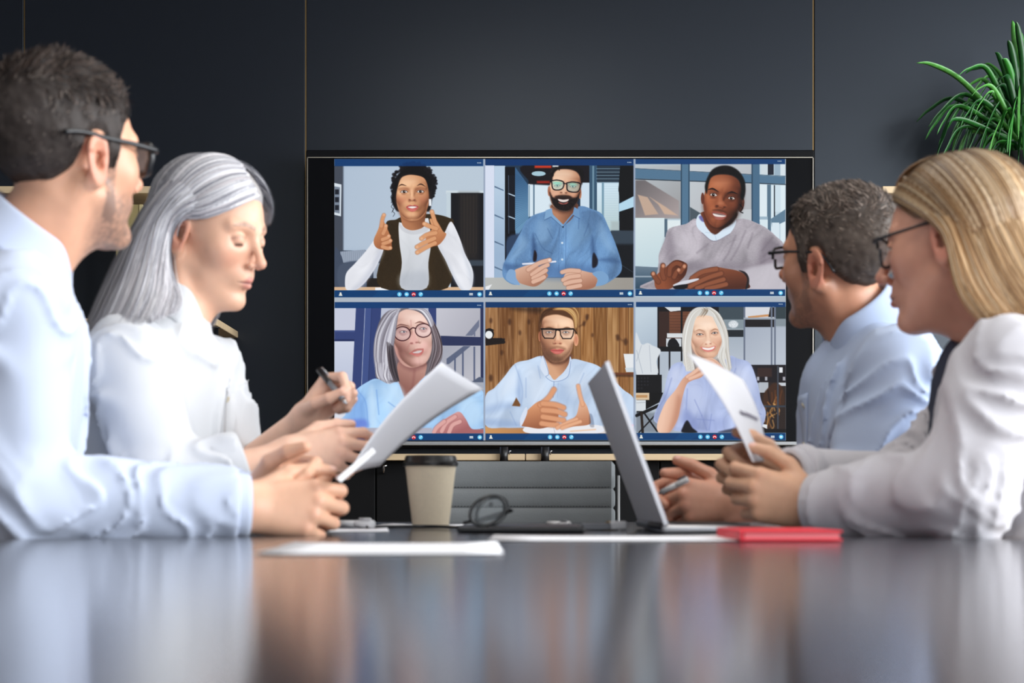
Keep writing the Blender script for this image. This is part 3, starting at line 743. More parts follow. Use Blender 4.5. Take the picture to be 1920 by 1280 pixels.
def chrome(l, r, t0, t1, b0, b1, ix, red=True):
    rect(l, t0, r, t1, (8, 58, 108), a=.93); rect(l, b0, r, b1, (9, 66, 112))
    poly([(l+(r-l)*.3, b0), (l+(r-l)*.45, b0), (l+(r-l)*.36, b1), (l+(r-l)*.25, b1)], (14, 84, 130), a=.35, sm=False)
    y = (b0+b1)/2+2
    for k in range(3): ell(ix[5]+12*k-12, (t0+t1)/2+2, 4, 4, (190, 200, 210))
    ell(ix[0], y-8, 8, 8, (225, 225, 215)); poly([(ix[0]-15, y+13), (ix[0]-9, y-2), (ix[0]+9, y-2), (ix[0]+15, y+13)], (225, 225, 215), sm=False)
    for k, x in enumerate(ix[1:5]):
        ell(x, y, 18, 18, (190, 20, 42) if k == 2 else (96, 186, 232))
    x = ix[1]; rect(x-4, y-9, x+4, y+3, (230, 245, 255)); rect(x-8, y+5, x+8, y+9, (230, 245, 255))
    x = ix[2]; rect(x-9, y-6, x+3, y+6, (230, 245, 255)); poly([(x+4, y), (x+10, y-6), (x+10, y+6)], (230, 245, 255), sm=False)
    x = ix[3]; stroke([(x-11, y+5), (x-6, y-3), (x+6, y-3), (x+11, y+5)], 7, (255, 225, 225))
    x = ix[4]; stroke([(x-7, y+6), (x+8, y-8)], 4, (225, 242, 255)); stroke([(x, y-9), (x+8, y-8), (x+8, y)], 3, (225, 242, 255))
    x = ix[6]
    for k in (-10, 0, 10): ell(x+k, y-5, 5, 5, (225, 228, 230)); poly([(x+k-7, y+8), (x+k, y-2), (x+k+7, y+8)], (225, 228, 230), sm=False)
    ell(ix[7], y, 18, 18, (110, 196, 238)); rect(ix[7]-9, y-6, ix[7]+9, y+5, (235, 248, 255)); poly([(ix[7]-6, y+3), (ix[7]+2, y+3), (ix[7]-5, y+11)], (235, 248, 255), sm=False)
def eye(x, y, w, h, iris, lid=(60, 35, 25), look=0, white=(206, 196, 190), rot=0.):
    w, h = w*.92, h*.86
    c, s = math.cos(rot), math.sin(rot)
    q = lambda pts: [(x+u*c-v*s, y+u*s+v*c) for u, v in pts]
    poly(q([(-w, 2), (-w*.4, -h), (w*.4, -h), (w, 1), (w*.3, h*.8), (-w*.4, h*.8)]), white)
    ell(x+look, y-1, h*1.05, h*1.05, iris); ell(x+look, y-1, h*.5, h*.5, (12, 9, 8)); ell(x+look+h*.35, y-h*.4, h*.22, h*.22, (250, 250, 250))
    stroke(q([(-w-2, 3), (-w*.45, -h-1), (w*.4, -h-1), (w+2, 1)]), 4, lid, .9)
    stroke(q([(-w, 3), (-w*.3, h*.9), (w*.4, h*.8), (w, 2)]), 2.5, lid, .5)
def hand(fs, pal, col, dark, wid=30, tip=None):
    for p in pal: poly(p, col, f=1.5)
    for k, ln in enumerate(fs):
        stroke(ln, wid+8, dark, .75, f=2.); stroke(ln, wid, col, 1., f=1.5)
        if tip: ell(ln[-1][0], ln[-1][1], wid*.33, wid*.33, tip, .8, f=2)
def draw_screen():
    CV[:] = np.array([0.62, .66, .70])
    # ---------------- tile 1: woman with curly black hair, brown vest over a white jumper
    tile(570, 270, 4.4147)
    rect(250, 120, 1490, 1275, ((158, 174, 194), (178, 192, 206), (330, 300), (1100, 400)))
    rect(320, 180, 900, 880, (176, 190, 207), a=.6, f=30)
    rect(250, 180, 325, 1210, (72, 78, 90)); rect(322, 180, 330, 890, (120, 130, 145))
    poly([(250, 322), (310, 335), (306, 598), (250, 585)], (205, 215, 225), sm=False); poly([(250, 350), (298, 358), (295, 575), (250, 565)], (120, 130, 145), sm=False)
    for y in (375, 440, 505): rect(256, y, 290, y+42, (35, 40, 52))
    rect(250, 880, 720, 1200, ((62, 72, 88), (44, 50, 62), (300, 880), (300, 1190)))
    poly([(300, 890), (510, 872), (500, 968), (312, 985)], (150, 160, 176), sm=False)
    for k in range(12): stroke([(312+k*17, 892-k*1.4), (318+k*15, 978-k)], 4, (112, 122, 138), .7)
    poly([(255, 870), (300, 905), (330, 1010), (330, 1190), (255, 1190)], (70, 80, 98)); poly([(300, 1000), (520, 985), (520, 1190), (300, 1190)], (78, 88, 106), f=6)
    rect(575, 985, 660, 1110, (150, 160, 175)); rect(520, 1110, 680, 1190, (38, 32, 30))
    rect(1175, 385, 1490, 412, (196, 208, 216)); rect(1180, 400, 1218, 1000, (186, 200, 210))
    rect(1216, 405, 1486, 1190, (22, 23, 30)); rect(1290, 410, 1440, 960, (44, 40, 40), f=20)
    for k in range(6): stroke([(1300+k*26, 420), (1302+k*25, 900)], 6, (62, 55, 50), .6, f=3)
    rect(1340, 960, 1486, 1010, (62, 72, 84), f=6)
    rect(1216, 1010, 1486, 1190, (26, 28, 36))
    rect(250, 1183, 1490, 1212, (206, 172, 142)); poly([(590, 1188), (930, 1180), (940, 1212), (590, 1212)], (232, 234, 240), sm=False)
    H = (15, 13, 17)
    poly([(800, 225), (760, 275), (728, 330), (735, 400), (722, 450), (745, 520), (790, 560), (900, 500), (1030, 560), (1062, 450), (1090, 380), (1075, 290), (1040, 225), (1000, 180), (900, 165), (830, 185)], H, f=5)
    for k in range(170):
        u = _rs.rand()*2*np.pi; r = .86+.2*_rs.rand(); x, y = 907+178*r*math.cos(u), 335+175*r*math.sin(u)
        if y < 480: ell(x, y, 9+9*_rs.rand(), 8+8*_rs.rand(), (20, 17, 22), .8, f=3); stroke([(x-8, y+6), (x-4, y-7), (x+7, y-5)], 3, (58, 50, 52), .35)
    for x, y in ((735, 540), (745, 575), (752, 470), (1075, 420), (1068, 360), (730, 460)): stroke([(x, y-45), (x-12, y-20), (x+6, y), (x-8, y+25)], 4, H, .8)
    poly([(680, 650), (760, 625), (820, 600), (1000, 580), (1110, 585), (1200, 610), (1240, 640), (1215, 760), (1190, 800), (1190, 1190), (640, 1190), (650, 900), (690, 800)], (58, 45, 26), f=2, tex=5, ts=(.9, .9))
    folds([(680, 650), (1000, 580), (1200, 610), (1215, 760), (1190, 1190), (640, 1190), (650, 900)], 16, .05, .1)
    poly([(785, 660), (820, 650), (1000, 615), (1035, 640), (1050, 830), (1030, 980), (1015, 1190), (805, 1190), (810, 980), (790, 820)], ((214, 217, 222), (186, 190, 198), (820, 700), (1010, 1150)), f=2)
    poly([(800, 1080), (1010, 1060), (1010, 1190), (810, 1190)], (170, 176, 186), a=.5, f=20)
    poly([(805, 500), (1000, 500), (1000, 640), (985, 690), (900, 715), (830, 690), (805, 630)], ((172, 120, 88), (120, 78, 54), (860, 620), (990, 560)), f=2)
    poly([(810, 590), (880, 640), (990, 600), (990, 560), (810, 560)], (100, 62, 44), a=.6, f=14)
    poly([(790, 655), (830, 695), (905, 720), (990, 690), (1020, 640), (1035, 665), (1020, 720), (905, 750), (810, 715)], (196, 198, 204), f=2)
    S = (206, 152, 116)
    poly([(800, 290), (770, 380), (765, 460), (780, 540), (815, 600), (860, 630), (900, 635), (950, 625), (1000, 580), (1030, 500), (1035, 420), (1020, 330), (985, 275), (900, 255), (840, 262)], ((214, 163, 128), (186, 132, 98), (800, 400), (1040, 470)), f=3)
    poly([(765, 420), (800, 460), (820, 560), (870, 625), (820, 610), (775, 530)], (150, 98, 72), a=.55, f=16)
    poly([(1035, 400), (1010, 500), (960, 590), (910, 632), (980, 600), (1025, 520)], (158, 108, 80), a=.5, f=16)
    ell(870, 310, 60, 28, (232, 188, 156), .6, f=30); ell(905, 590, 36, 20, (226, 176, 142), .6, f=18)
    ell(810, 460, 34, 26, (206, 132, 108), .5, f=22); ell(985, 462, 30, 26, (206, 132, 108), .45, f=22)
    ell(890, 420, 15, 46, (228, 178, 146), .6, f=14)
    shade_face(897, 396, 2109, 1800, .0, .05, 0., 1., (.6, -.3, .75), 1.)
    stroke([(782, 352), (808, 336), (848, 346)], 11, (50, 30, 24), .9, taper=True); stroke([(935, 346), (968, 332), (1005, 352)], 11, (50, 30, 24), .9, taper=True)
    ell(830, 378, 36, 14, (160, 104, 80), .6, f=14); ell(962, 376, 34, 14, (160, 104, 80), .6, f=14)
    eye(829, 396, 33, 13, (56, 34, 24)); eye(964, 394, 32, 13, (56, 34, 24))
    ell(836, 420, 30, 7, (170, 116, 90), .5, f=9); ell(966, 418, 30, 7, (170, 116, 90), .5, f=9)
    poly([(862, 450), (875, 470), (894, 466), (915, 473), (932, 460), (930, 445), (895, 440)], (190, 132, 102), a=.7, f=6)
    ell(874, 463, 9, 5, (92, 52, 42), .85, f=4); ell(915, 464, 9, 5, (92, 52, 42), .85, f=4); ell(895, 448, 14, 8, (232, 184, 152), .7, f=8)
    poly([(845, 522), (875, 504), (897, 509), (920, 503), (948, 520), (925, 550), (897, 560), (868, 550)], (186, 98, 92), f=2)
    poly([(858, 520), (897, 514), (937, 519), (897, 533)], (238, 226, 222), f=2); stroke([(850, 521), (897, 513), (945, 520)], 4, (110, 44, 46), .8)
    ell(897, 546, 26, 7, (214, 130, 122), .7, f=5)
    rect(1034, 455, 1054, 512, (236, 240, 246), f=3)
    # sleeves
    for pts, c2 in (([(600, 735), (575, 800), (500, 900), (420, 990), (355, 1060), (340, 1130), (348, 1200), (395, 1212), (450, 1195), (520, 1130), (600, 1010), (650, 900), (650, 860), (585, 800)], (176, 180, 192)),
                    ([(1205, 650), (1235, 660), (1290, 780), (1330, 900), (1385, 1010), (1402, 1090), (1385, 1195), (1330, 1212), (1285, 1190), (1215, 1060), (1170, 960), (1110, 850), (1110, 800), (1160, 740)], (170, 176, 188))):
        poly(pts, (222, 224, 232), f=2); poly(pts, c2, a=.0)
    poly([(620, 880), (560, 1010), (470, 1130), (400, 1205), (470, 1185), (560, 1070), (650, 905)], (186, 190, 204), a=.75, f=18)
    poly([(1120, 850), (1190, 980), (1260, 1120), (1310, 1205), (1250, 1130), (1150, 920)], (178, 184, 196), a=.75, f=16)
    poly([(1300, 830), (1350, 960), (1400, 1080), (1390, 1180), (1360, 1080)], (190, 196, 208), a=.7, f=14)
    folds([(600, 735), (500, 900), (355, 1060), (348, 1200), (450, 1195), (600, 1010), (650, 870)], 12, .06, .8, 8.)
    folds([(1205, 650), (1290, 780), (1385, 1010), (1385, 1195), (1285, 1190), (1170, 960), (1110, 830)], 12, .06, -.6, 8., 2)
    folds([(790, 680), (1035, 660), (1030, 980), (1015, 1190), (805, 1190), (810, 980)], 9, .05, .2, 8., 4)
    D = (150, 96, 66)
    poly([(640, 640), (660, 640), (690, 700), (720, 780), (725, 860), (690, 875), (620, 868), (585, 840), (578, 790), (610, 715)], ((196, 138, 100), (150, 96, 66), (600, 700), (700, 850)), f=2)
    for q in ([(640, 680), (650, 620), (662, 588)], [(655, 740), (672, 705), (678, 678)], [(650, 790), (690, 775), (702, 762)], [(655, 825), (700, 810), (716, 800)], [(650, 850), (690, 862), (715, 860)]):
        stroke(q, 36, D, .55, f=2); stroke(q, 29, (204, 148, 112), f=2); ell(q[-1][0], q[-1][1]-2, 9, 9, (228, 178, 148), .8, f=5)
    poly([(1040, 620), (1100, 640), (1150, 720), (1178, 745), (1150, 800), (1105, 840), (1050, 840), (1010, 800), (1020, 740), (1060, 700)], ((206, 150, 112), (168, 112, 78), (1060, 680), (1120, 830)), f=2)
    for q in ([(1105, 690), (1080, 630), (1058, 560)], [(1095, 700), (1040, 680), (995, 660)], [(1090, 735), (1020, 750), (972, 782)], [(1080, 780), (1000, 815), (935, 852)], [(1085, 820), (1010, 855), (938, 897)]):
        stroke(q, 40, D, .6, f=2); stroke(q, 32, (208, 152, 114), f=2); ell(q[-1][0]+2, q[-1][1], 9, 9, (232, 184, 154), .7, f=5)
    chrome(252, 1484, 125, 183, 1210, 1272, (303, 790, 850, 908, 966, 1450, 1383, 1453))
    # ---------------- tile 2: bearded man in glasses and a denim blue shirt
    tile(900, 270, 4.4138)
    rect(42, 120, 1270, 1270, ((40, 62, 84), (30, 44, 60), (300, 300), (900, 1000)))
    rect(42, 175, 118, 1150, (206, 214, 234)); rect(118, 180, 208, 1150, ((178, 198, 218), (150, 172, 198), (118, 300), (208, 900)))
    for y in (345, 580, 800, 1010): poly([(120, y), (196, y+34), (196, y+44), (120, y+14)], (96, 116, 140), sm=False)
    rect(206, 190, 292, 1000, (12, 15, 24)); rect(232, 260, 288, 720, (20, 26, 38))
    for y in (410, 598): stroke([(236, y), (288, y+20)], 9, (176, 196, 214), sm=False)
    stroke([(236, 260), (238, 740)], 4, (90, 104, 122), sm=False)
    poly([(290, 190), (400, 340), (410, 600), (300, 780), (290, 700)], ((64, 100, 134), (104, 142, 174), (300, 300), (390, 560)), sm=False)
    for k in range(26): stroke([(292, 250+k*18), (405, 330+k*11)], 3, (44, 76, 106), .5)
    poly([(230, 770), (420, 770), (300, 1000), (230, 1000)], (52, 70, 96), f=8)
    rect(400, 330, 600, 600, (206, 222, 234)); rect(440, 175, 452, 600, (96, 120, 140)); rect(404, 340, 412, 600, (120, 146, 164))
    poly([(360, 175), (900, 175), (900, 330), (450, 335), (400, 300)], (26, 22, 30), f=4)
    rect(452, 178, 590, 198, (198, 66, 40), f=5); rect(470, 305, 580, 325, (150, 44, 34), f=5); ell(485, 245, 58, 20, (160, 190, 204)); rect(600, 176, 650, 190, (210, 214, 216), f=4)
    rect(830, 320, 1010, 640, (196, 214, 230)); rect(905, 175, 970, 600, (60, 88, 110)); rect(930, 180, 944, 600, (112, 140, 158))
    rect(968, 175, 1270, 330, (34, 44, 56))
    for k in range(10): stroke([(965, 190+k*14), (1160, 190+k*14)], 5, (132, 158, 176) if k % 2 else (60, 80, 98), .9)
    rect(968, 320, 1150, 720, ((200, 222, 238), (176, 196, 198), (1000, 330), (1100, 700)))
    for k in range(20): stroke([(1010, 330+k*20), (1150, 330+k*20)], 3, (160, 184, 200), .6)
    rect(1008, 320, 1026, 650, (120, 150, 168)); rect(1085, 640, 1152, 720, (166, 180, 182), f=8)
    poly([(1160, 180), (1275, 180), (1275, 440), (1160, 480), (1145, 380)], (12, 15, 20), sm=False); poly([(1150, 495), (1275, 430), (1275, 520), (1150, 560)], (172, 206, 228), sm=False)
    poly([(1155, 560), (1275, 520), (1275, 730), (1155, 715)], (14, 16, 22), sm=False); rect(1085, 715, 1272, 850, (58, 70, 82), f=4); rect(1085, 830, 1272, 1110, (18, 22, 30), f=10)
    stroke([(1170, 1000), (1265, 1060)], 4, (60, 70, 80))
    rect(42, 1105, 1270, 1210, ((176, 178, 176), (150, 146, 140), (100, 1110), (1200, 1200))); poly([(46, 1180), (100, 1160), (70, 1208), (46, 1208)], (226, 228, 232), sm=False)
    SH = (104, 138, 178); DK = (58, 84, 122); LT = (140, 172, 206)
    poly([(590, 540), (530, 560), (440, 590), (380, 640), (330, 740), (270, 850), (200, 980), (185, 1070), (215, 1130), (300, 1165), (400, 1110), (940, 1110), (1000, 1170), (1100, 1120), (1165, 1060), (1170, 980), (1120, 820), (1060, 680), (1010, 580), (930, 540), (820, 515), (690, 600)], SH, f=2, tex=6, ts=(1.3, .4))
    folds([(590, 540), (440, 590), (330, 740), (200, 980), (215, 1130), (400, 1110), (940, 1110), (1100, 1120), (1170, 980), (1060, 680), (930, 540), (690, 600)], 34, .06, .35, 5., 1)
    for pts, c, al, ff in (([(440, 740), (470, 880), (440, 960), (430, 860)], DK, .8, 12), ([(930, 760), (960, 900), (960, 1000), (920, 880)], DK, .7, 14), ([(340, 760), (300, 860), (240, 960), (300, 940), (390, 830)], LT, .55, 20),
                           ([(480, 640), (470, 800), (560, 800), (580, 660)], LT, .5, 24), ([(1000, 640), (1080, 800), (1120, 900), (1040, 860), (980, 740)], LT, .5, 20), ([(480, 900), (620, 1000), (900, 1000), (940, 1100), (480, 1100)], (80, 110, 152), .6, 24),
                           ([(200, 990), (330, 1000), (420, 960), (300, 1030), (230, 1060)], DK, .5, 12), ([(980, 960), (1080, 940), (1165, 980), (1080, 980)], DK, .5, 12), ([(720, 660), (830, 640), (900, 760), (760, 860)], (122, 156, 192), .6, 26)):
        poly(pts, c, al, ff)
    poly([(450, 880), (470, 910), (465, 965), (440, 965)], (34, 22, 30), f=4); poly([(945, 900), (975, 960), (965, 1010), (930, 1020), (930, 930)], (30, 28, 40), f=5)
    stroke([(712, 670), (708, 1060)], 3, DK, .7); stroke([(655, 690), (652, 1060)], 2.5, DK, .5)
    for y in (818, 955): ell(680, y, 9, 9, (196, 214, 230))
    for q in ([(455, 740), (520, 860), (600, 905)], [(820, 600), (815, 700)], [(560, 700), (600, 780)], [(900, 660), (860, 760)]): stroke(q, 5, DK, .45, f=3)
    poly([(595, 500), (800, 490), (790, 570), (740, 640), (690, 665), (640, 630), (600, 570)], ((176, 128, 102), (120, 82, 64), (640, 560), (760, 560)), f=2)
    poly([(600, 530), (690, 570), (790, 530), (780, 500), (600, 500)], (70, 44, 36), a=.7, f=14)
    poly([(545, 548), (595, 530), (600, 580), (690, 668), (680, 690), (585, 600), (532, 628)], (126, 160, 196), f=1.5, sm=False); poly([(780, 520), (820, 545), (825, 615), (770, 585), (700, 672), (690, 664), (770, 570)], (112, 146, 184), f=1.5, sm=False)
    stroke([(532, 630), (588, 602), (685, 690), (770, 590), (826, 618)], 4, DK, .8, sm=False); ell(687, 686, 7, 7, (40, 50, 70))
    poly([(590, 300), (570, 380), (580, 450), (610, 520), (680, 555), (740, 550), (800, 490), (825, 400), (838, 320), (815, 240), (740, 205), (650, 210), (605, 250)], ((216, 172, 146), (178, 130, 104), (620, 350), (830, 380)), f=2.5)
    ell(690, 250, 70, 28, (236, 204, 180), .7, f=34); ell(572, 390, 12, 42, (172, 118, 94)); ell(828, 410, 12, 44, (178, 124, 98))
    shade_face(704, 348, 2000, 1480, .04, .0, .05, 0., (.6, -.35, .7), .95)
    B = (30, 22, 22)
    poly([(578, 400), (590, 470), (625, 530), (690, 556), (750, 545), (805, 480), (826, 400), (800, 440), (770, 440), (750, 425), (690, 415), (630, 425), (605, 440)], B, f=6, tex=14, ts=(.8, .8))
    poly([(600, 390), (650, 400), (690, 385), (740, 400), (790, 400), (770, 440), (690, 420), (620, 440)], (200, 150, 124), a=.9, f=12)
    poly([(620, 432), (650, 425), (690, 432), (735, 428), (757, 440), (735, 455), (690, 448), (640, 448)], (52, 36, 32), f=4)
    poly([(646, 455), (690, 461), (734, 457), (722, 474), (690, 481), (658, 473)], (226, 212, 206), f=2); poly([(650, 480), (690, 492), (728, 480), (715, 495), (670, 497)], (176, 104, 96), f=3)
    stroke([(636, 448), (690, 456), (742, 450)], 4, (70, 34, 34), .8)
    ell(690, 375, 20, 40, (226, 184, 158), .7, f=12); ell(672, 402, 9, 5, (90, 56, 46), .8, f=4); ell(712, 404, 9, 5, (90, 56, 46), .8, f=4)
    ell(620, 410, 26, 14, (228, 180, 156), .6, f=12); ell(775, 412, 24, 14, (214, 164, 138), .6, f=12)
    eye(640, 345, 24, 8, (40, 26, 22)); eye(768, 352, 24, 8, (40, 26, 22))
    poly([(598, 306), (690, 318), (685, 365), (650, 380), (605, 368)], (150, 216, 214), a=.45, f=4, sm=False); poly([(720, 320), (825, 330), (815, 385), (770, 398), (725, 380)], (156, 214, 216), a=.4, f=4, sm=False)
    ell(640, 322, 34, 12, (110, 230, 205), .55, f=10); ell(770, 332, 30, 12, (120, 230, 210), .5, f=10)
    stroke([(592, 304), (640, 298), (692, 316), (686, 362), (652, 380), (604, 370), (592, 304)], 10, (22, 22, 32)); stroke([(718, 322), (770, 314), (830, 330), (814, 390), (770, 398), (724, 382), (718, 322)], 10, (22, 22, 32))
    stroke([(690, 326), (718, 330)], 9, (22, 22, 32)); stroke([(594, 306), (580, 312)], 9, (22, 22, 32))
    poly([(585, 310), (590, 250), (620, 205), (680, 180), (760, 180), (830, 205), (860, 250), (845, 330), (835, 320), (825, 265), (790, 225), (720, 208), (640, 215), (605, 260), (598, 300)], (22, 18, 22), f=5)
    for k in range(60):
        u = _rs.rand()*np.pi; x, y = 722-128*math.cos(u), 260-75*math.sin(u); stroke([(x, y), (x+_rs.randn()*14, y+_rs.randn()*10)], 8, (20, 17, 20), .8)
    poly([(285, 1050), (340, 1020), (400, 1000), (460, 1000), (555, 1070), (550, 1110), (470, 1175), (390, 1170), (300, 1130)], ((206, 166, 146), (160, 116, 96), (380, 1010), (460, 1170)), f=2)
    stroke([(355, 992), (470, 985), (625, 972)], 14, (216, 220, 236)); 
    for q in ([(400, 1040), (490, 985), (575, 960)], [(430, 1080), (500, 1030), (560, 1000)], [(440, 1110), (500, 1075), (545, 1045)], [(440, 1140), (490, 1120), (530, 1100)]): stroke(q, 42, (136, 92, 76), .6, f=2); stroke(q, 34, (212, 170, 150), f=2)
    ell(576, 960, 10, 10, (240, 214, 204), .8, f=3)
    poly([(960, 1080), (900, 1060), (800, 1040), (720, 1060), (690, 1110), (700, 1160), (760, 1200), (880, 1205), (960, 1170)], ((212, 172, 152), (160, 114, 94), (800, 1050), (850, 1200)), f=2)
    for q in ([(820, 1050), (740, 1045), (680, 1060)], [(820, 1090), (740, 1100), (688, 1125)], [(830, 1130), (760, 1140), (705, 1155)], [(830, 1170), (780, 1180), (730, 1190)]): stroke(q, 40, (134, 90, 74), .55, f=2); stroke(q, 33, (212, 170, 150), f=2)
    poly([(240, 1040), (290, 1050), (300, 1110), (330, 1165), (260, 1150), (215, 1110)], (128, 160, 198), f=2); poly([(930, 1070), (975, 1120), (960, 1175), (1050, 1150), (1060, 1090), (1000, 1050)], (122, 156, 194), f=2)
    chrome(46, 1272, 122, 178, 1206, 1264, (87, 574, 634, 692, 750, 1236, 1170, 1240))
    # ---------------- tile 3: man in a light grey jumper over a pale blue collar
    tile(1180, 270, 4.4138)
    rect(46, 112, 1290, 1264, (186, 204, 216))
    rect(46, 170, 430, 620, ((176, 184, 190), (150, 150, 152), (60, 200), (400, 600)), f=6); rect(500, 165, 1010, 640, ((186, 192, 198), (170, 172, 176), (520, 200), (980, 600)))
    poly([(50, 300), (130, 300), (410, 470), (410, 610), (50, 610)], ((112, 108, 110), (160, 150, 150), (100, 320), (360, 600)), sm=False, f=3)
    poly([(70, 420), (150, 440), (240, 580), (130, 590)], (184, 160, 144), f=3, sm=False); poly([(170, 440), (300, 520), (400, 590), (290, 580), (240, 500)], (196, 168, 148), a=.9, f=4, sm=False)
    rect(48, 612, 290, 1010, ((206, 222, 226), (186, 206, 214), (100, 620), (200, 1000))); rect(290, 620, 315, 770, (88, 108, 124)); rect(315, 632, 420, 780, (214, 226, 230))
    poly([(48, 1010), (240, 1020), (220, 1200), (48, 1200)], ((110, 126, 140), (56, 80, 100), (60, 1010), (60, 1190)), sm=False); rect(48, 1090, 230, 1102, (146, 160, 172))
    BL = (88, 118, 142); BD = (56, 80, 100)
    poly([(48, 205), (430, 225), (1290, 270), (1290, 330), (430, 300), (48, 285)], BL, sm=False); stroke([(48, 290), (430, 304), (1000, 322), (1290, 335)], 8, (40, 54, 68), sm=False)
    stroke([(48, 202), (430, 222), (1290, 266)], 5, BD, sm=False)
    rect(425, 160, 500, 700, BL); rect(425, 160, 436, 700, BD); rect(488, 160, 498, 700, BD)
    poly([(500, 520), (610, 585), (600, 620), (500, 640)], (80, 92, 100), sm=False, f=3)
    rect(1010, 160, 1078, 700, (80, 110, 134)); rect(1010, 160, 1022, 700, BD)
    rect(1078, 335, 1140, 640, (212, 226, 234)); rect(1090, 165, 1145, 250, (196, 208, 216)); rect(1145, 165, 1195, 255, (40, 46, 60)); rect(1200, 165, 1250, 260, (150, 170, 186)); rect(1250, 165, 1290, 260, (206, 218, 226))
    rect(1140, 335, 1172, 760, (92, 116, 134)); rect(1172, 340, 1196, 740, (206, 222, 232)); rect(1196, 340, 1206, 760, (30, 36, 46)); rect(1206, 340, 1252, 560, (196, 214, 226)); rect(1252, 340, 1290, 900, (212, 228, 236))
    poly([(1170, 620), (1290, 540), (1290, 640), (1180, 690)], (100, 126, 146), sm=False); rect(1180, 650, 1240, 780, (206, 222, 232)); rect(1078, 600, 1145, 625, (150, 172, 188)); rect(1085, 625, 1145, 740, (206, 222, 230))
    rect(880, 540, 1010, 660, (186, 192, 196))
    G = (170, 164, 172); GD = (116, 108, 118); GL = (196, 190, 198)
    poly([(560, 620), (470, 660), (330, 700), (290, 800), (245, 910), (240, 1000), (215, 1110), (150, 1200), (1290, 1200), (1290, 870), (1210, 760), (1090, 670), (900, 620), (700, 760)], G, f=2, tex=7, ts=(.35, 1.3))
    folds([(560, 620), (330, 700), (245, 910), (215, 1110), (150, 1200), (1290, 1200), (1290, 870), (1090, 670), (900, 620), (700, 760)], 30, .05, .6, 5., 3)
    for pts, c, al, ff in (([(330, 720), (380, 860), (370, 950), (310, 960), (290, 850)], GD, .45, 20), ([(1080, 850), (1150, 780), (1280, 880), (1290, 980), (1160, 1000), (1060, 1020)], GD, .6, 24), ([(420, 720), (560, 800), (600, 960), (440, 900)], GL, .6, 34),
                           ([(930, 700), (1060, 740), (1050, 900), (900, 880)], GL, .35, 34), ([(480, 980), (800, 980), (1050, 1000), (900, 1050), (500, 1060)], GD, .4, 26), ([(960, 1040), (1290, 1000), (1290, 1200), (980, 1200)], (186, 182, 190), .8, 12)):
        poly(pts, c, al, ff)
    for q in ([(880, 760), (820, 900), (780, 960)], [(960, 720), (900, 860), (840, 960)], [(1020, 740), (980, 860)], [(650, 830), (560, 900)], [(1100, 880), (1180, 780)], [(1110, 930), (1230, 830)], [(1090, 980), (1250, 900)]): stroke(q, 10, GD, .5, f=6)
    poly([(555, 620), (580, 580), (620, 600), (700, 730), (800, 690), (870, 615), (880, 660), (820, 750), (695, 800), (600, 730), (558, 680)], (206, 222, 238), f=2)
    poly([(575, 600), (620, 590), (640, 640), (600, 640)], (110, 110, 160), f=4); stroke([(600, 735), (700, 805), (830, 745)], 8, (140, 134, 146), .8)
    poly([(610, 560), (880, 560), (860, 640), (780, 700), (705, 750), (640, 690), (612, 620)], ((110, 62, 42), (54, 30, 24), (640, 640), (820, 620)), f=3)
    stroke([(630, 730), (700, 745), (720, 800)], 3, (150, 170, 196), .8)
    poly([(645, 330), (620, 420), (612, 500), (625, 580), (660, 650), (710, 690), (770, 680), (840, 620), (890, 560), (925, 470), (930, 370), (900, 290), (820, 250), (730, 250), (670, 280)], ((158, 96, 66), (96, 54, 38), (660, 400), (930, 440)), f=3)
    ell(765, 320, 70, 38, (186, 124, 94), .75, f=34); poly([(620, 440), (640, 560), (690, 660), (640, 620), (610, 520)], (88, 46, 34), a=.7, f=18); poly([(930, 380), (900, 520), (820, 640), (760, 690), (860, 640), (925, 520)], (52, 28, 24), a=.75, f=26)
    ell(665, 500, 30, 36, (172, 104, 74), .6, f=24); ell(862, 510, 30, 36, (150, 88, 62), .5, f=24); ell(730, 650, 44, 20, (120, 70, 52), .6, f=16)
    ell(606, 450, 14, 48, (104, 58, 44)); ell(925, 500, 26, 62, (80, 46, 36), rot=.15); stroke([(915, 500), (935, 530), (920, 560), (940, 570)], 8, (20, 18, 22)); ell(938, 470, 9, 14, (130, 84, 66), .7, f=6)
    shade_face(772, 434, 2330, 2130, -.12, .02, .19, 0., (.6, -.5, .6), 1.1)
    stroke([(650, 378), (690, 370), (738, 395)], 15, (34, 20, 18), .92, taper=True); stroke([(810, 408), (850, 398), (898, 415)], 15, (34, 20, 18), .92, taper=True)
    ell(695, 408, 38, 15, (92, 50, 38), .6, f=12); ell(845, 435, 36, 14, (84, 46, 34), .6, f=12)
    eye(697, 421, 33, 14, (36, 22, 18), look=-2, rot=.12); eye(845, 449, 32, 13, (36, 22, 18), look=-2, rot=.1)
    ell(700, 446, 32, 7, (110, 62, 46), .6, f=8); ell(842, 474, 32, 7, (96, 54, 40), .6, f=8)
    poly([(725, 440), (760, 440), (780, 480), (805, 510), (790, 528), (755, 525), (720, 515), (704, 500), (718, 470)], (148, 88, 62), a=.9, f=6); ell(755, 490, 22, 14, (190, 128, 98), .7, f=12); ell(748, 455, 10, 30, (178, 116, 88), .6, f=10)
    ell(725, 512, 12, 5, (52, 26, 22), .8, f=5); ell(788, 522, 11, 5, (52, 26, 22), .8, f=5)
    poly([(690, 548), (750, 540), (800, 565), (750, 556)], (60, 34, 30), a=.7, f=8)
    poly([(680, 568), (720, 556), (752, 566), (780, 566), (806, 588), (790, 615), (745, 628), (705, 612)], (146, 84, 74), f=3); poly([(692, 574), (745, 576), (800, 592), (770, 604), (710, 598)], (226, 214, 210), f=2); poly([(690, 572), (745, 578), (803, 592), (745, 586)], (50, 24, 24), a=.8, f=3); ell(745, 616, 36, 8, (176, 112, 104), .7, f=6)
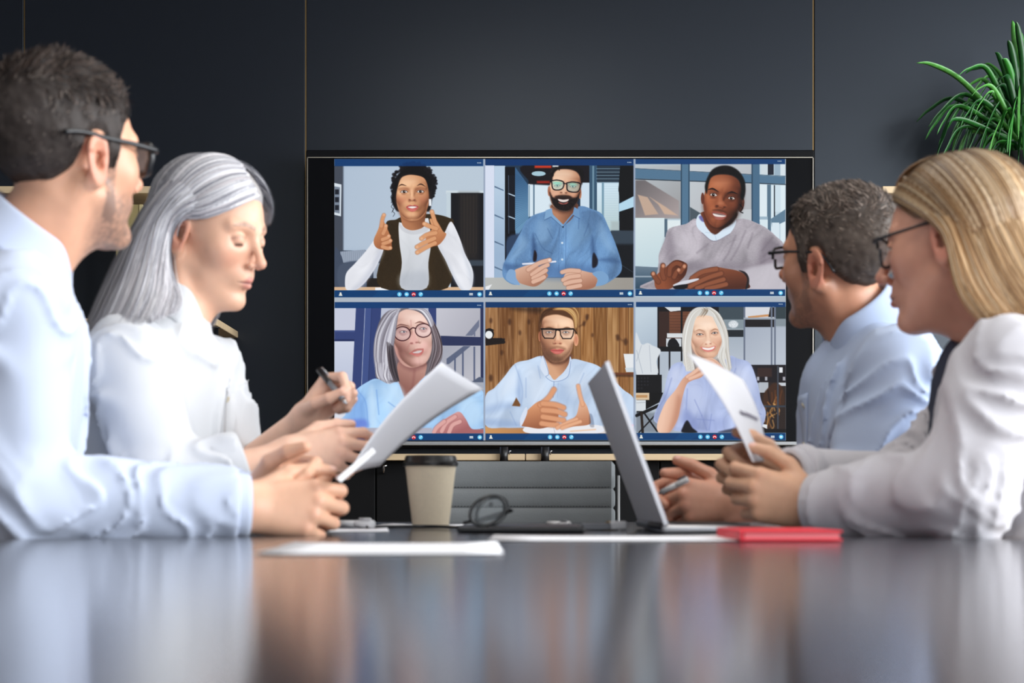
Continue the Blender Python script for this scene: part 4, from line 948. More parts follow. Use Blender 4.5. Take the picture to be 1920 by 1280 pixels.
    poly([(640, 410), (625, 350), (650, 270), (690, 210), (760, 180), (840, 185), (910, 230), (955, 310), (958, 400), (940, 460), (920, 440), (925, 370), (905, 300), (840, 258), (740, 252), (680, 275), (655, 330)], (16, 14, 16), f=5, tex=10, ts=(1, 1))
    # hands
    sk, sd = (128, 78, 56), (70, 38, 28)
    poly([(215, 1100), (300, 1020), (380, 960), (460, 980), (480, 1020), (460, 1090), (400, 1150), (330, 1200), (225, 1200)], ((140, 84, 58), (84, 46, 32), (260, 1100), (430, 1040)), f=2)
    for q in ([(240, 1140), (215, 1105), (198, 1075)], [(285, 1110), (272, 1060), (278, 1005)], [(330, 1080), (340, 1020), (390, 985), (440, 1005)], [(370, 1100), (390, 1060), (408, 1045)], [(420, 1060), (450, 1020), (458, 1005)]): stroke(q, 44, sd, .7, f=3); stroke(q, 36, sk, f=3)
    for x, y in ((198, 1072), (280, 1008), (408, 1042), (455, 1012)): ell(x, y, 13, 15, (204, 150, 124), .9, f=4)
    poly([(490, 1120), (560, 1060), (690, 1018), (800, 1030), (900, 1050), (965, 1085), (980, 1140), (960, 1200), (500, 1200), (465, 1180)], ((134, 82, 58), (84, 48, 36), (700, 1030), (720, 1200)), f=2)
    for q in ([(720, 1035), (600, 1060), (520, 1110)], [(760, 1070), (640, 1110), (500, 1180)], [(780, 1120), (680, 1150), (560, 1192)], [(800, 1160), (720, 1180), (640, 1198)]): stroke(q, 46, sd, .6, f=3); stroke(q, 36, (140, 88, 64), f=3)
    poly([(368, 1162), (440, 1135), (560, 1112), (568, 1125), (480, 1155), (375, 1175)], (206, 208, 218), f=2); poly([(370, 1175), (480, 1160), (460, 1200), (380, 1200)], (24, 22, 28), f=3)
    poly([(905, 1045), (960, 1060), (990, 1110), (985, 1180), (960, 1200), (975, 1120), (950, 1075)], (40, 34, 36), f=3)
    chrome(50, 1289, 112, 167, 1202, 1258, (92, 583, 643, 701, 760, 1243, 1180, 1252))
    # ---------------- tile 4: woman with grey bob and round glasses
    tile(570, 550, 4.4147)
    rect(252, 72, 1490, 1222, ((186, 192, 212), (160, 162, 176), (280, 200), (1400, 700)))
    rect(255, 125, 430, 310, (190, 194, 212)); rect(255, 390, 415, 900, ((196, 202, 220), (176, 184, 206), (260, 400), (260, 850)))
    N = (58, 72, 118); ND = (42, 54, 96)
    rect(252, 305, 430, 395, N); rect(252, 305, 430, 318, (76, 90, 136)); rect(252, 378, 430, 395, ND)
    poly([(430, 120), (640, 120), (600, 800), (395, 840)], N, sm=False); poly([(505, 120), (560, 120), (530, 800), (475, 800)], (70, 86, 134), sm=False); stroke([(506, 120), (475, 790)], 4, (176, 184, 206), sm=False); stroke([(560, 120), (530, 790)], 4, ND, sm=False)
    rect(1030, 120, 1098, 360, N); rect(1095, 120, 1470, 360, ((188, 188, 198), (168, 168, 178), (1110, 140), (1400, 340)))
    poly([(1130, 350), (1490, 362), (1490, 440), (1140, 430)], (50, 58, 92), sm=False); rect(1460, 120, 1490, 1120, (48, 56, 90))
    poly([(1335, 350), (1450, 215), (1450, 275), (1395, 350)], (112, 118, 138), sm=False); rect(1405, 280, 1418, 355, (112, 118, 138))
    rect(1140, 432, 1462, 720, ((160, 162, 174), (182, 182, 190), (1200, 450), (1430, 700))); poly([(1180, 540), (1320, 435), (1380, 435), (1200, 585), (1180, 585)], (96, 104, 126), sm=False)
    for x, y in ((1250, 510), (1315, 450), (1410, 440)): rect(x-7, y, x+7, 720, (92, 100, 124))
    poly([(1390, 730), (1450, 690), (1490, 700), (1490, 760), (1430, 740)], (88, 96, 116), sm=False); rect(1390, 735, 1490, 900, (160, 164, 176))
    ell(375, 800, 18, 34, (90, 110, 80), .8, f=8); rect(255, 860, 400, 1120, (214, 216, 226), f=10)
    hd = (92, 84, 88)
    poly([(760, 130), (690, 150), (630, 220), (590, 350), (575, 480), (590, 600), (600, 700), (680, 740), (770, 730), (1010, 680), (1100, 600), (1140, 540), (1145, 450), (1120, 350), (1070, 260), (1040, 180), (980, 130), (880, 118)], (112, 106, 112), f=3)
    SK = (206, 158, 152)
    poly([(790, 560), (1000, 560), (1000, 680), (960, 740), (900, 840), (850, 880), (810, 800), (780, 700)], ((180, 138, 128), (144, 104, 96), (900, 600), (820, 760)), f=3); poly([(800, 590), (900, 640), (1000, 600), (1000, 560), (800, 540)], (116, 76, 76), a=.6, f=18); stroke([(915, 640), (900, 760), (870, 840)], 10, (128, 82, 82), .5, f=8)
    poly([(775, 200), (750, 300), (745, 420), (770, 520), (820, 590), (890, 615), (960, 600), (1020, 560), (1055, 470), (1055, 340), (1030, 240), (980, 170), (880, 130), (800, 150)], ((222, 184, 172), (194, 152, 142), (960, 250), (760, 500)), f=3)
    ell(900, 190, 70, 34, (234, 202, 190), .6, f=32); ell(800, 470, 40, 70, (176, 124, 122), .55, f=36); ell(1000, 440, 30, 40, (226, 170, 164), .6, f=26); ell(930, 570, 50, 22, (226, 180, 174), .6, f=18)
    shade_face(905, 305, 2560, 2430, .07, .02, -.16, 1., (.6, .5, .6), .9)
    stroke([(762, 276), (800, 258), (866, 268)], 14, (120, 86, 80), .8, taper=True); stroke([(918, 248), (960, 236), (1010, 250)], 14, (120, 86, 80), .8, taper=True); stroke([(884, 225), (888, 270)], 6, (160, 108, 106), .6, f=5)
    ell(820, 318, 40, 22, (160, 112, 112), .6, f=14); ell(985, 290, 40, 20, (160, 112, 112), .6, f=14)
    eye(822, 318, 30, 9, (70, 80, 100), look=6); eye(985, 292, 30, 9, (70, 80, 100), look=6)
    poly([(905, 310), (930, 360), (945, 395), (925, 420), (890, 420), (872, 405), (885, 360)], (222, 172, 164), f=7); ell(890, 412, 12, 6, (126, 76, 74), .8, f=5); ell(932, 406, 9, 5, (126, 76, 74), .7, f=5); stroke([(872, 420), (850, 470)], 6, (170, 116, 114), .6, f=6)
    stroke([(876, 498), (920, 470), (948, 462), (985, 462)], 12, (172, 104, 100), .9, f=3); poly([(880, 497), (940, 476), (990, 468), (975, 505), (940, 522), (905, 510)], (188, 114, 110), f=3); poly([(900, 490), (950, 474), (978, 474), (950, 494)], (206, 196, 196), f=2); ell(945, 512, 26, 8, (208, 146, 138), .6, f=5)
    for c, rx, ry in (((815, 333), 66, 58), ((988, 306), 66, 56)):
        ell(c[0], c[1], rx, ry, (206, 196, 212), .22, f=4); t = np.arange(19)/18*2*np.pi
        stroke([(c[0]+rx*math.cos(u), c[1]+ry*math.sin(u)) for u in t], 9, (72, 34, 42))
    stroke([(878, 300), (900, 284), (926, 290)], 10, (72, 34, 42)); stroke([(1045, 262), (1072, 268)], 12, (70, 40, 46))
    gl = [(206, 204, 214), (176, 174, 186), (150, 148, 160), (220, 220, 228), (120, 116, 126)]
    locks([(790, 128), (700, 170), (610, 330), (590, 520), (610, 700)], [(780, 130), (765, 250), (745, 400), (720, 560), (740, 720)], 120, gl, 9, .75, 6)
    locks([(690, 400), (700, 520), (720, 640), (760, 735)], [(740, 440), (750, 540), (770, 640), (790, 720)], 40, [(70, 62, 68), (100, 92, 98), (50, 44, 50)], 9, .7, 6)
    locks([(600, 560), (610, 660), (640, 730)], [(700, 600), (690, 690), (720, 745)], 40, gl, 8, .7, 8)
    locks([(900, 125), (1000, 170), (1060, 300), (1085, 450), (1040, 640)], [(980, 130), (1070, 240), (1130, 380), (1140, 500), (1080, 620)], 90, [(92, 80, 84), (120, 110, 116), (66, 56, 60), (150, 140, 146)], 9, .75, 5)
    locks([(860, 125), (960, 145), (1020, 210), (1050, 280)], [(900, 118), (1000, 130), (1050, 190), (1075, 260)], 30, gl, 8, .7, 4)
    b1, b2, b3 = (160, 196, 238), (112, 150, 214), (196, 222, 248)
    poly([(600, 705), (520, 735), (430, 800), (380, 900), (340, 1010), (310, 1110), (1490, 1115), (1490, 830), (1380, 760), (1200, 700), (1000, 690), (850, 880), (780, 740), (700, 750)], b1, f=2)
    folds([(600, 705), (430, 800), (340, 1010), (310, 1110), (1490, 1115), (1490, 830), (1200, 700), (1000, 690), (850, 880), (780, 740)], 24, .045, .5, 5., 5)
    for pts, c, al, ff in (([(430, 820), (520, 900), (530, 1110), (330, 1110), (370, 980)], b2, .6, 30), ([(560, 760), (600, 900), (600, 1100), (540, 1100), (530, 900)], b3, .6, 20), ([(640, 780), (760, 800), (800, 940), (700, 980)], b3, .5, 34), ([(700, 760), (790, 760), (850, 880), (830, 940), (760, 860)], b3, .5, 16), ([(1280, 900), (1400, 860), (1490, 1000), (1400, 1100), (1320, 1040)], b3, .5, 30), ([(330, 1060), (500, 1040), (520, 1110), (320, 1110)], (96, 112, 200), .6, 14)):
        poly(pts, c, al, ff)
    for q in ([(440, 800), (510, 900), (530, 1100)], [(600, 800), (620, 1000)], [(700, 900), (780, 960)], [(860, 890), (840, 1100)]): stroke(q, 7, b2, .7, f=4)
    poly([(1070, 1150), (1140, 1060), (1230, 1000), (1290, 980), (1340, 1040), (1390, 1120), (1490, 1125), (1490, 1158), (1060, 1158)], ((206, 152, 150), (160, 104, 106), (1200, 1010), (1260, 1150)), f=3)
    for q in ([(1250, 1020), (1180, 1070), (1140, 1140)], [(1290, 1060), (1230, 1090), (1200, 1150)], [(1160, 1060), (1100, 1110), (1075, 1150)]): stroke(q, 42, (146, 92, 94), .6, f=3); stroke(q, 33, (212, 160, 156), f=3)
    rect(252, 1112, 1060, 1160, (170, 170, 184), f=3)
    chrome(254, 1486, 70, 122, 1158, 1218, (303, 790, 850, 908, 966, 1450, 1385, 1455))
    # ---------------- tile 5: man with glasses before a plank wall
    tile(900, 550, 4.4138)
    rect(44, 66, 1276, 1216, (140, 104, 70))
    xs = [44, 150, 275, 395, 500, 830, 940, 1050, 1150, 1230, 1280]
    pc = [(150, 112, 76), (128, 92, 60), (146, 108, 72), (120, 84, 54), (140, 102, 66), (158, 116, 74), (134, 96, 58), (160, 122, 82), (142, 102, 64), (150, 112, 72)]
    for i in range(len(xs)-1): poly([(xs[i], 110), (xs[i+1], 110), (xs[i+1], 1160), (xs[i], 1160)], pc[i], sm=False, tex=22, ts=(.35, .02))
    for x in xs[1:-1]: stroke([(x, 110), (x+3, 1150)], 4, (88, 60, 38), .7, sm=False)
    for i in range(70):
        x = 44+_rs.rand()*1230; y = 120+_rs.rand()*800; stroke([(x, y), (x+_rs.randn()*4, y+80), (x+_rs.randn()*5, y+200)], 4, (100, 70, 42) if i % 2 else (182, 144, 100), .35, f=2)
    for x, y, r in ((90, 225, 14), (245, 235, 18), (405, 235, 14), (330, 325, 13), (885, 195, 16), (860, 250, 14), (1140, 365, 18), (1205, 400, 20), (1130, 675, 14), (90, 700, 20), (180, 490, 14), (930, 345, 10)): ell(x, y, r*.75, r*1.4, (72, 46, 30), .8, f=8)
    stroke([(820, 275), (870, 240), (895, 180)], 10, (76, 50, 30), .6, f=5); stroke([(1130, 350), (1170, 385), (1215, 400)], 12, (90, 62, 40), .6, f=6); poly([(270, 118), (500, 118), (500, 160), (300, 140)], (46, 32, 24), a=.6, f=16)
    rect(46, 372, 205, 412, (40, 30, 28), f=3); poly([(46, 370), (180, 368), (212, 402), (200, 415), (46, 432)], (34, 26, 26), sm=False); ell(76, 335, 40, 46, (30, 28, 32)); ell(74, 342, 30, 32, (226, 230, 232)); stroke([(50, 300), (80, 292), (112, 304)], 8, (24, 22, 26))
    rect(1060, 655, 1276, 674, (110, 68, 46)); poly([(1060, 674), (1276, 674), (1276, 690), (1060, 684)], (66, 42, 30), a=.7, f=5); poly([(1188, 500), (1276, 500), (1276, 648), (1212, 648)], (220, 224, 228), sm=False); poly([(1200, 616), (1276, 612), (1276, 650), (1210, 650)], (196, 206, 214), sm=False)
    rect(44, 1100, 1276, 1160, ((196, 146, 98), (176, 126, 82), (60, 1100), (400, 1160)))
    a1, a2, a3 = (186, 204, 230), (134, 156, 196), (212, 224, 242)
    poly([(525, 520), (400, 550), (290, 580), (200, 690), (120, 780), (46, 850), (46, 1090), (200, 1110), (340, 1110), (920, 1100), (1276, 1100), (1276, 880), (1180, 790), (1060, 670), (980, 600), (880, 565), (750, 545), (640, 640)], a1, f=2)
    folds([(525, 520), (290, 580), (120, 780), (46, 850), (46, 1090), (340, 1110), (920, 1100), (1276, 1100), (1276, 880), (1060, 670), (880, 565), (640, 640)], 19, .05, .5, 5., 7)
    for pts, c, al, ff in (([(320, 640), (345, 780), (330, 930), (300, 800)], a2, .6, 16), ([(46, 940), (200, 900), (340, 930), (200, 960), (46, 1000)], a2, .4, 20), ([(400, 620), (540, 700), (560, 850), (420, 900)], a3, .6, 40), ([(200, 720), (290, 640), (300, 760), (180, 850)], a3, .6, 30), ([(720, 720), (860, 640), (900, 760), (760, 860)], a3, .5, 40), ([(46, 1040), (300, 1060), (340, 1110), (46, 1095)], a2, .5, 16), ([(640, 740), (700, 740), (780, 900), (640, 900)], a2, .25, 30)):
        poly(pts, c, al, ff)
    for q in ([(290, 590), (350, 780), (340, 930)], [(480, 600), (500, 700)], [(250, 980), (300, 1090)], [(380, 700), (380, 860)], [(860, 660), (800, 800)]): stroke(q, 5, a2, .6, f=4)
    poly([(265, 930), (300, 860), (335, 920), (330, 935)], (120, 84, 52), f=3, sm=False)
    poly([(530, 500), (750, 500), (745, 560), (700, 640), (650, 690), (615, 715), (570, 680), (545, 600)], ((206, 158, 128), (140, 98, 76), (620, 640), (740, 560)), f=2); poly([(530, 540), (630, 590), (745, 545), (740, 500), (530, 500)], (96, 66, 54), a=.7, f=14)
    poly([(520, 515), (545, 560), (570, 660), (548, 690), (500, 620), (508, 550)], (206, 218, 238), f=1.5); poly([(745, 520), (758, 570), (735, 660), (720, 690), (700, 660), (735, 580)], (196, 210, 234), f=1.5); poly([(540, 690), (575, 670), (620, 718), (715, 665), (720, 690), (640, 735), (600, 725)], (200, 214, 236), f=1.5)
    stroke([(525, 520), (568, 660), (545, 690), (615, 730), (725, 690), (752, 560)], 4, (90, 112, 156), .7); stroke([(612, 730), (605, 860)], 5, (96, 118, 160), .7); stroke([(648, 735), (640, 860)], 3, a2, .6)
    poly([(505, 220), (495, 330), (505, 430), (535, 510), (580, 560), (640, 572), (700, 550), (750, 490), (775, 400), (785, 300), (765, 220), (700, 180), (600, 170), (540, 185)], ((228, 182, 152), (190, 140, 112), (700, 300), (500, 400)), f=2.5)
    ell(640, 225, 80, 26, (240, 200, 172), .6, f=28); ell(495, 355, 12, 42, (186, 126, 98)); ell(795, 385, 20, 50, (222, 160, 128)); ell(797, 385, 9, 30, (178, 112, 88), .7, f=8)
    shade_face(641, 322, 2156, 2080, .0, .0, .0, 0., (.6, .55, .6), 1.05)
    poly([(508, 420), (535, 510), (580, 560), (640, 574), (705, 552), (755, 480), (770, 410), (745, 450), (700, 495), (640, 515), (580, 495), (540, 450)], (116, 84, 66), a=.8, f=14, tex=14, ts=(1, 1)); poly([(570, 450), (640, 435), (705, 450), (700, 470), (640, 452), (580, 470)], (136, 98, 78), a=.7, f=8)
    ell(590, 510, 50, 34, (98, 72, 58), .5, f=20); ell(640, 548, 40, 18, (104, 76, 60), .6, f=12)
    poly([(582, 468), (620, 460), (640, 464), (660, 458), (695, 470), (670, 495), (640, 502), (608, 494)], (196, 106, 100), f=3); stroke([(584, 469), (640, 474), (694, 470)], 4, (122, 38, 46), .8); ell(640, 488, 26, 7, (214, 134, 126), .6, f=5)
    ell(570, 322, 46, 22, (150, 106, 86), .6, f=14); ell(712, 322, 46, 22, (150, 106, 86), .6, f=14); eye(572, 322, 28, 8, (44, 46, 48)); eye(710, 322, 28, 8, (44, 46, 48))
    ell(642, 350, 16, 44, (240, 198, 170), .7, f=10); poly([(610, 400), (625, 420), (645, 416), (668, 420), (680, 404), (645, 385)], (214, 158, 130), a=.8, f=6); ell(622, 414, 9, 5, (120, 70, 58), .8, f=4); ell(664, 414, 9, 5, (120, 70, 58), .8, f=4)
    stroke([(530, 290), (570, 282), (615, 292)], 12, (92, 64, 44), .7, taper=True); stroke([(680, 292), (720, 282), (760, 292)], 12, (92, 64, 44), .7, taper=True)
    for q in ([(512, 296), (628, 298), (624, 345), (608, 372), (535, 370), (518, 345)], [(662, 298), (778, 296), (768, 348), (752, 374), (685, 374), (668, 345)]):
        poly(q, (200, 206, 210), a=.2, sm=False); stroke(q+q[:1], 9, (24, 20, 22), sm=False)
    stroke([(506, 293), (640, 296), (782, 293)], 13, (24, 20, 22), sm=False); stroke([(628, 310), (640, 303), (662, 310)], 8, (24, 20, 22)); stroke([(782, 300), (800, 330)], 8, (30, 24, 24))
    poly([(490, 300), (485, 240), (500, 180), (540, 140), (620, 118), (720, 116), (780, 130), (805, 180), (800, 250), (785, 330), (778, 260), (760, 215), (700, 190), (640, 175), (580, 180), (530, 200), (505, 250), (500, 310)], (92, 62, 42), f=4)
    locks([(500, 280), (510, 190), (600, 130), (720, 150)], [(495, 240), (540, 140), (650, 116), (790, 140)], 50, [(110, 76, 48), (70, 46, 32), (140, 100, 62)], 9, .7, 5)
    locks([(600, 135), (700, 140), (770, 200), (785, 300)], [(660, 116), (760, 120), (805, 180), (800, 260)], 50, [(196, 156, 104), (160, 118, 74), (120, 84, 54), (216, 180, 130)], 9, .7, 5)
    poly([(385, 1100), (620, 1085), (980, 1090), (970, 1158), (420, 1158)], (226, 226, 232), f=2); stroke([(605, 1090), (620, 1155)], 4, (170, 170, 182)); stroke([(750, 1140), (960, 1125)], 10, (232, 170, 120), .7, f=3); rect(1185, 1085, 1276, 1112, (236, 170, 196), f=6); rect(960, 1095, 1276, 1158, (222, 226, 236), a=.8, f=4)
    poly([(335, 1090), (345, 1030), (400, 960), (470, 900), (520, 890), (600, 920), (650, 960), (640, 1050), (600, 1090), (500, 1118), (400, 1105)], ((208, 148, 112), (150, 98, 72), (440, 930), (480, 1110)), f=2)
    for q in ([(500, 920), (570, 860), (612, 795)], [(520, 910), (620, 920), (690, 945)], [(520, 965), (630, 975), (700, 1000)], [(520, 1020), (610, 1035), (690, 1050)], [(510, 1075), (580, 1085), (640, 1088)]): stroke(q, 50, (150, 98, 72), .6, f=4); stroke(q, 40, (212, 152, 118), f=4)
    poly([(800, 1000), (830, 880), (880, 920), (915, 1040), (900, 1085), (780, 1100), (700, 1110), (740, 1060)], ((226, 176, 148), (176, 122, 94), (820, 900), (880, 1080)), f=2)
    for q in ([(850, 920), (825, 830), (812, 765)], [(800, 1040), (720, 1070), (640, 1110)], [(830, 1060), (740, 1090), (680, 1112)]): stroke(q, 36, (160, 104, 78), .6, f=4); stroke(q, 29, (222, 166, 134), f=4)
    poly([(335, 1030), (380, 940), (390, 990), (340, 1100)], (206, 216, 236), f=2); poly([(905, 1000), (930, 1010), (945, 1100), (908, 1095)], (60, 64, 80), f=4, a=.35)
    chrome(46, 1276, 64, 116, 1158, 1214, (90, 580, 640, 698, 756, 1240, 1180, 1244))
    # ---------------- tile 6: smiling woman with long pale hair, chin on her hands
    tile(1180, 550, 4.4138)
    rect(50, 62, 1295, 1216, ((182, 194, 206), (150, 158, 168), (100, 300), (1200, 900)))
    rect(50, 110, 235, 680, ((186, 200, 212), (160, 174, 190), (60, 200), (230, 500))); rect(245, 480, 450, 700, (170, 180, 192)); rect(232, 110, 760, 470, (30, 26, 30)); rect(330, 150, 510, 430, ((120, 80, 60), (92, 60, 48), (340, 160), (500, 420)))
    for k in range(12): stroke([(335, 160+k*24), (510, 162+k*24)], 4, (72, 48, 40), .6)
    rect(245, 150, 330, 440, (62, 44, 40)); poly([(290, 112), (430, 112), (430, 140), (340, 150)], (206, 210, 214), sm=False); rect(425, 110, 440, 560, (22, 22, 28))
    rect(312, 330, 440, 365, (206, 210, 214)); rect(305, 372, 430, 440, (196, 202, 208)); poly([(320, 440), (330, 385), (370, 370), (400, 400), (410, 440)], (24, 24, 30)); rect(235, 440, 450, 480, (22, 22, 26))
    rect(235, 470, 250, 700, (30, 30, 36)); rect(325, 470, 340, 640, (34, 34, 40))
    poly([(52, 330), (100, 420), (150, 410), (190, 430), (260, 470), (225, 560), (230, 670), (60, 670)], (206, 212, 218), f=3); stroke([(100, 430), (60, 560)], 5, (160, 168, 180), .8); stroke([(165, 430), (180, 650)], 5, (166, 172, 184), .8); stroke([(60, 470), (110, 660)], 5, (150, 160, 172), .7)
    rect(55, 672, 268, 830, (24, 24, 28)); 
    for k in range(14): ell(75+(k % 4)*26, 700+(k//4)*28, 8, 8, (46, 46, 52), .8)
    poly([(160, 820), (280, 820), (250, 900), (60, 1000), (60, 880)], (18, 18, 22), sm=False); rect(55, 822, 165, 880, (206, 184, 156)); rect(55, 840, 150, 862, (180, 140, 100)); rect(55, 882, 136, 972, (206, 212, 218)); stroke([(60, 905), (136, 900)], 4, (150, 156, 164))
    rect(55, 985, 240, 1150, (130, 138, 148), f=8); stroke([(60, 1010), (240, 930)], 26, (20, 20, 24), sm=False); stroke([(100, 990), (110, 1150)], 22, (46, 36, 32), sm=False); stroke([(130, 1000), (230, 1140)], 14, (24, 24, 28), sm=False); stroke([(80, 1150), (210, 1010)], 12, (30, 30, 34), sm=False)
    rect(740, 110, 950, 250, (70, 82, 90)); rect(780, 215, 950, 300, (130, 142, 150)); ell(860, 255, 40, 30, (206, 212, 218), f=4, tex=40, ts=(1, 1)); rect(790, 290, 950, 305, (150, 160, 168)); rect(800, 302, 945, 360, (40, 46, 52)); rect(800, 360, 950, 590, ((160, 170, 182), (176, 184, 196), (820, 370), (820, 580)))
    rect(1210, 110, 1295, 220, (60, 72, 78)); rect(1210, 210, 1295, 270, (132, 142, 150)); rect(960, 110, 1200, 200, (204, 206, 212)); poly([(980, 190), (1150, 172), (1155, 190), (985, 204)], (190, 140, 96), sm=False); poly([(1165, 115), (1200, 115), (1200, 195), (1150, 195)], (34, 30, 34), sm=False)
    rect(950, 215, 1200, 278, (36, 32, 36)); rect(955, 280, 1295, 590, ((160, 168, 182), (178, 186, 198), (980, 290), (1200, 580)))
    for x in (945, 1170, 1198): rect(x, 110, x+14, 700, (110, 118, 134))
    rect(945, 200, 1210, 214, (150, 158, 168)); rect(1000, 590, 1295, 740, (36, 32, 38)); rect(1060, 615, 1180, 690, (62, 46, 44), f=4); rect(1240, 612, 1268, 655, (220, 224, 230))
    for x in (1065, 1132, 1280): rect(x-10, 690, x+10, 720, (160, 160, 168))
    rect(1080, 735, 1295, 1150, (52, 42, 40)); rect(1075, 735, 1150, 820, (170, 176, 184)); rect(1235, 738, 1295, 765, (190, 196, 204))
    poly([(1150, 780), (1200, 740), (1260, 770), (1285, 860), (1270, 940), (1200, 940), (1120, 940), (1110, 840)], (70, 48, 36), f=4)
    for k in range(22): x = 1110+_rs.rand()*170; y = 780+_rs.rand()*280; stroke([(x, y), (x+_rs.randn()*20, y+60), (x+_rs.randn()*26, y+110)], 9, [(170, 120, 66), (110, 70, 40), (40, 28, 26), (206, 160, 100)][k % 4], .7, f=3)
    rect(1115, 925, 1295, 942, (60, 66, 76)); rect(1222, 600, 1236, 1150, (70, 74, 84)); poly([(1095, 1080), (1140, 1085), (1140, 1120), (1095, 1100)], (214, 218, 222), sm=False); rect(1085, 1120, 1295, 1152, (30, 26, 28))
    pal = [(222, 222, 218), (206, 204, 198), (190, 186, 180), (232, 232, 230), (176, 168, 156)]
    poly([(560, 115), (500, 160), (455, 260), (435, 380), (445, 520), (460, 620), (560, 660), (760, 640), (835, 620), (820, 480), (810, 330), (770, 220), (710, 140), (640, 112)], (206, 204, 200), f=3)
    poly([(520, 420), (560, 530), (620, 560), (740, 540), (800, 600), (760, 660), (520, 640)], (120, 110, 108), a=.7, f=12)
    poly([(430, 570), (350, 600), (310, 700), (285, 820), (245, 910), (200, 1030), (235, 1080), (300, 1100), (420, 1142), (800, 1150), (1060, 1130), (1130, 1000), (1090, 880), (1060, 740), (1000, 580), (900, 540), (820, 520), (700, 640), (500, 640)], (166, 178, 216), f=2)
    folds([(430, 570), (310, 700), (245, 910), (200, 1030), (300, 1100), (800, 1150), (1060, 1130), (1130, 1000), (1060, 740), (1000, 580), (820, 520), (700, 640)], 25, .05, .2, 5., 9)
    q1, q2, q3 = (186, 196, 228), (126, 138, 186), (206, 214, 238)
    for pts, c, al, ff in (([(340, 640), (420, 620), (430, 720), (330, 820)], q3, .6, 30), ([(470, 780), (560, 740), (640, 900), (560, 1000), (490, 940)], q1, .7, 40), ([(850, 620), (980, 620), (1040, 780), (960, 860), (870, 740)], q3, .5, 40), ([(470, 960), (560, 1060), (540, 1140), (440, 1060)], q2, .6, 18), ([(980, 900), (1100, 960), (1060, 1080), (980, 1040)], q1, .6, 30), ([(560, 1000), (700, 1030), (800, 1040), (760, 1140), (560, 1140)], q2, .35, 24)):
        poly(pts, c, al, ff)
    for q in ([(350, 700), (300, 850), (230, 960)], [(480, 790), (470, 960)], [(540, 880), (600, 1010)], [(880, 620), (850, 720)], [(900, 760), (1000, 940), (1090, 1000)], [(600, 1010), (640, 1130)], [(680, 1000), (660, 1130)], [(560, 1040), (700, 1050)]): stroke(q, 5, q2, .7, f=4)
    poly([(440, 1110), (478, 1050), (520, 1110), (560, 1150), (440, 1150)], (28, 28, 36), f=5); poly([(770, 1136), (860, 1118), (850, 1150), (740, 1150)], (40, 40, 50), a=.7, f=6)
    poly([(505, 230), (512, 330), (510, 400), (530, 470), (570, 520), (640, 536), (700, 530), (750, 470), (768, 400), (765, 320), (735, 240), (690, 195), (620, 180), (560, 190)], ((238, 200, 176), (214, 170, 146), (640, 260), (760, 430)), f=2.5)
    ell(630, 250, 60, 30, (246, 216, 196), .6, f=28); ell(560, 400, 36, 26, (238, 184, 162), .6, f=22); ell(728, 398, 30, 26, (232, 178, 156), .6, f=22)
    poly([(512, 400), (530, 470), (570, 520), (600, 534), (555, 520), (515, 450)], (170, 118, 98), a=.6, f=12)
    shade_face(645, 334, 1930, 1680, .06, .05, -.08, 1., (.6, .3, .7), .72)
    stroke([(545, 312), (580, 300), (622, 314)], 8, (160, 112, 86), .8, taper=True); stroke([(672, 312), (705, 294), (738, 302)], 8, (160, 112, 86), .8, taper=True)
    ell(582, 338, 38, 15, (196, 144, 124), .6, f=12); ell(706, 328, 34, 14, (196, 144, 124), .6, f=12); eye(583, 340, 30, 8, (74, 82, 92), rot=-.03); eye(706, 328, 28, 8, (74, 82, 92), rot=-.08)
    stroke([(555, 356), (585, 362), (615, 356)], 4, (190, 140, 120), .6, f=4); poly([(640, 330), (655, 380), (680, 410), (670, 425), (650, 430), (628, 424), (620, 410), (636, 380)], (236, 194, 170), f=7); ell(655, 402, 14, 10, (250, 222, 204), .7, f=8); ell(634, 420, 8, 4, (150, 92, 78), .8, f=4); ell(672, 416, 8, 4, (150, 92, 78), .8, f=4)
    stroke([(610, 410), (588, 440), (580, 460)], 5, (200, 142, 120), .7, f=5); stroke([(695, 402), (720, 425), (728, 445)], 5, (200, 142, 120), .7, f=5)
    poly([(590, 444), (640, 448), (660, 446), (712, 434), (700, 466), (655, 484), (612, 470)], (206, 118, 112), f=2.5); poly([(604, 448), (655, 452), (704, 440), (690, 460), (652, 468), (618, 462)], (248, 244, 240), f=2); ell(654, 477, 28, 5, (222, 146, 138), .7, f=4)
    for k in range(6): stroke([(625+k*12, 450), (626+k*12, 466)], 1.5, (206, 196, 190), .5)
    locks([(600, 115), (520, 180), (470, 320), (455, 480), (470, 640)], [(620, 118), (545, 200), (515, 320), (505, 440), (540, 640)], 110, pal, 9, .75, 4)
    locks([(620, 115), (700, 170), (760, 320), (790, 480), (820, 650)], [(660, 115), (740, 180), (800, 320), (815, 480), (838, 620)], 90, pal, 9, .75, 4)
    locks([(690, 190), (740, 290), (775, 400), (740, 520), (790, 640)], [(720, 200), (770, 300), (790, 420), (790, 540), (820, 640)], 50, pal, 9, .7, 4)
    locks([(590, 125), (600, 140), (560, 200)], [(640, 120), (660, 150), (640, 180)], 14, [(130, 116, 100), (150, 136, 120)], 6, .6, 4)
    sk2, sd2 = (226, 180, 158), (176, 126, 106)
    poly([(430, 720), (470, 680), (540, 640), (600, 600), (640, 620), (600, 690), (520, 720), (470, 760), (430, 900), (400, 1040), (330, 1150), (240, 1145), (235, 1060), (300, 900), (380, 800)], ((232, 188, 166), (196, 148, 126), (300, 950), (430, 980)), f=2)
    poly([(400, 850), (430, 900), (390, 1060), (330, 1150), (370, 1000)], sd2, a=.6, f=18)
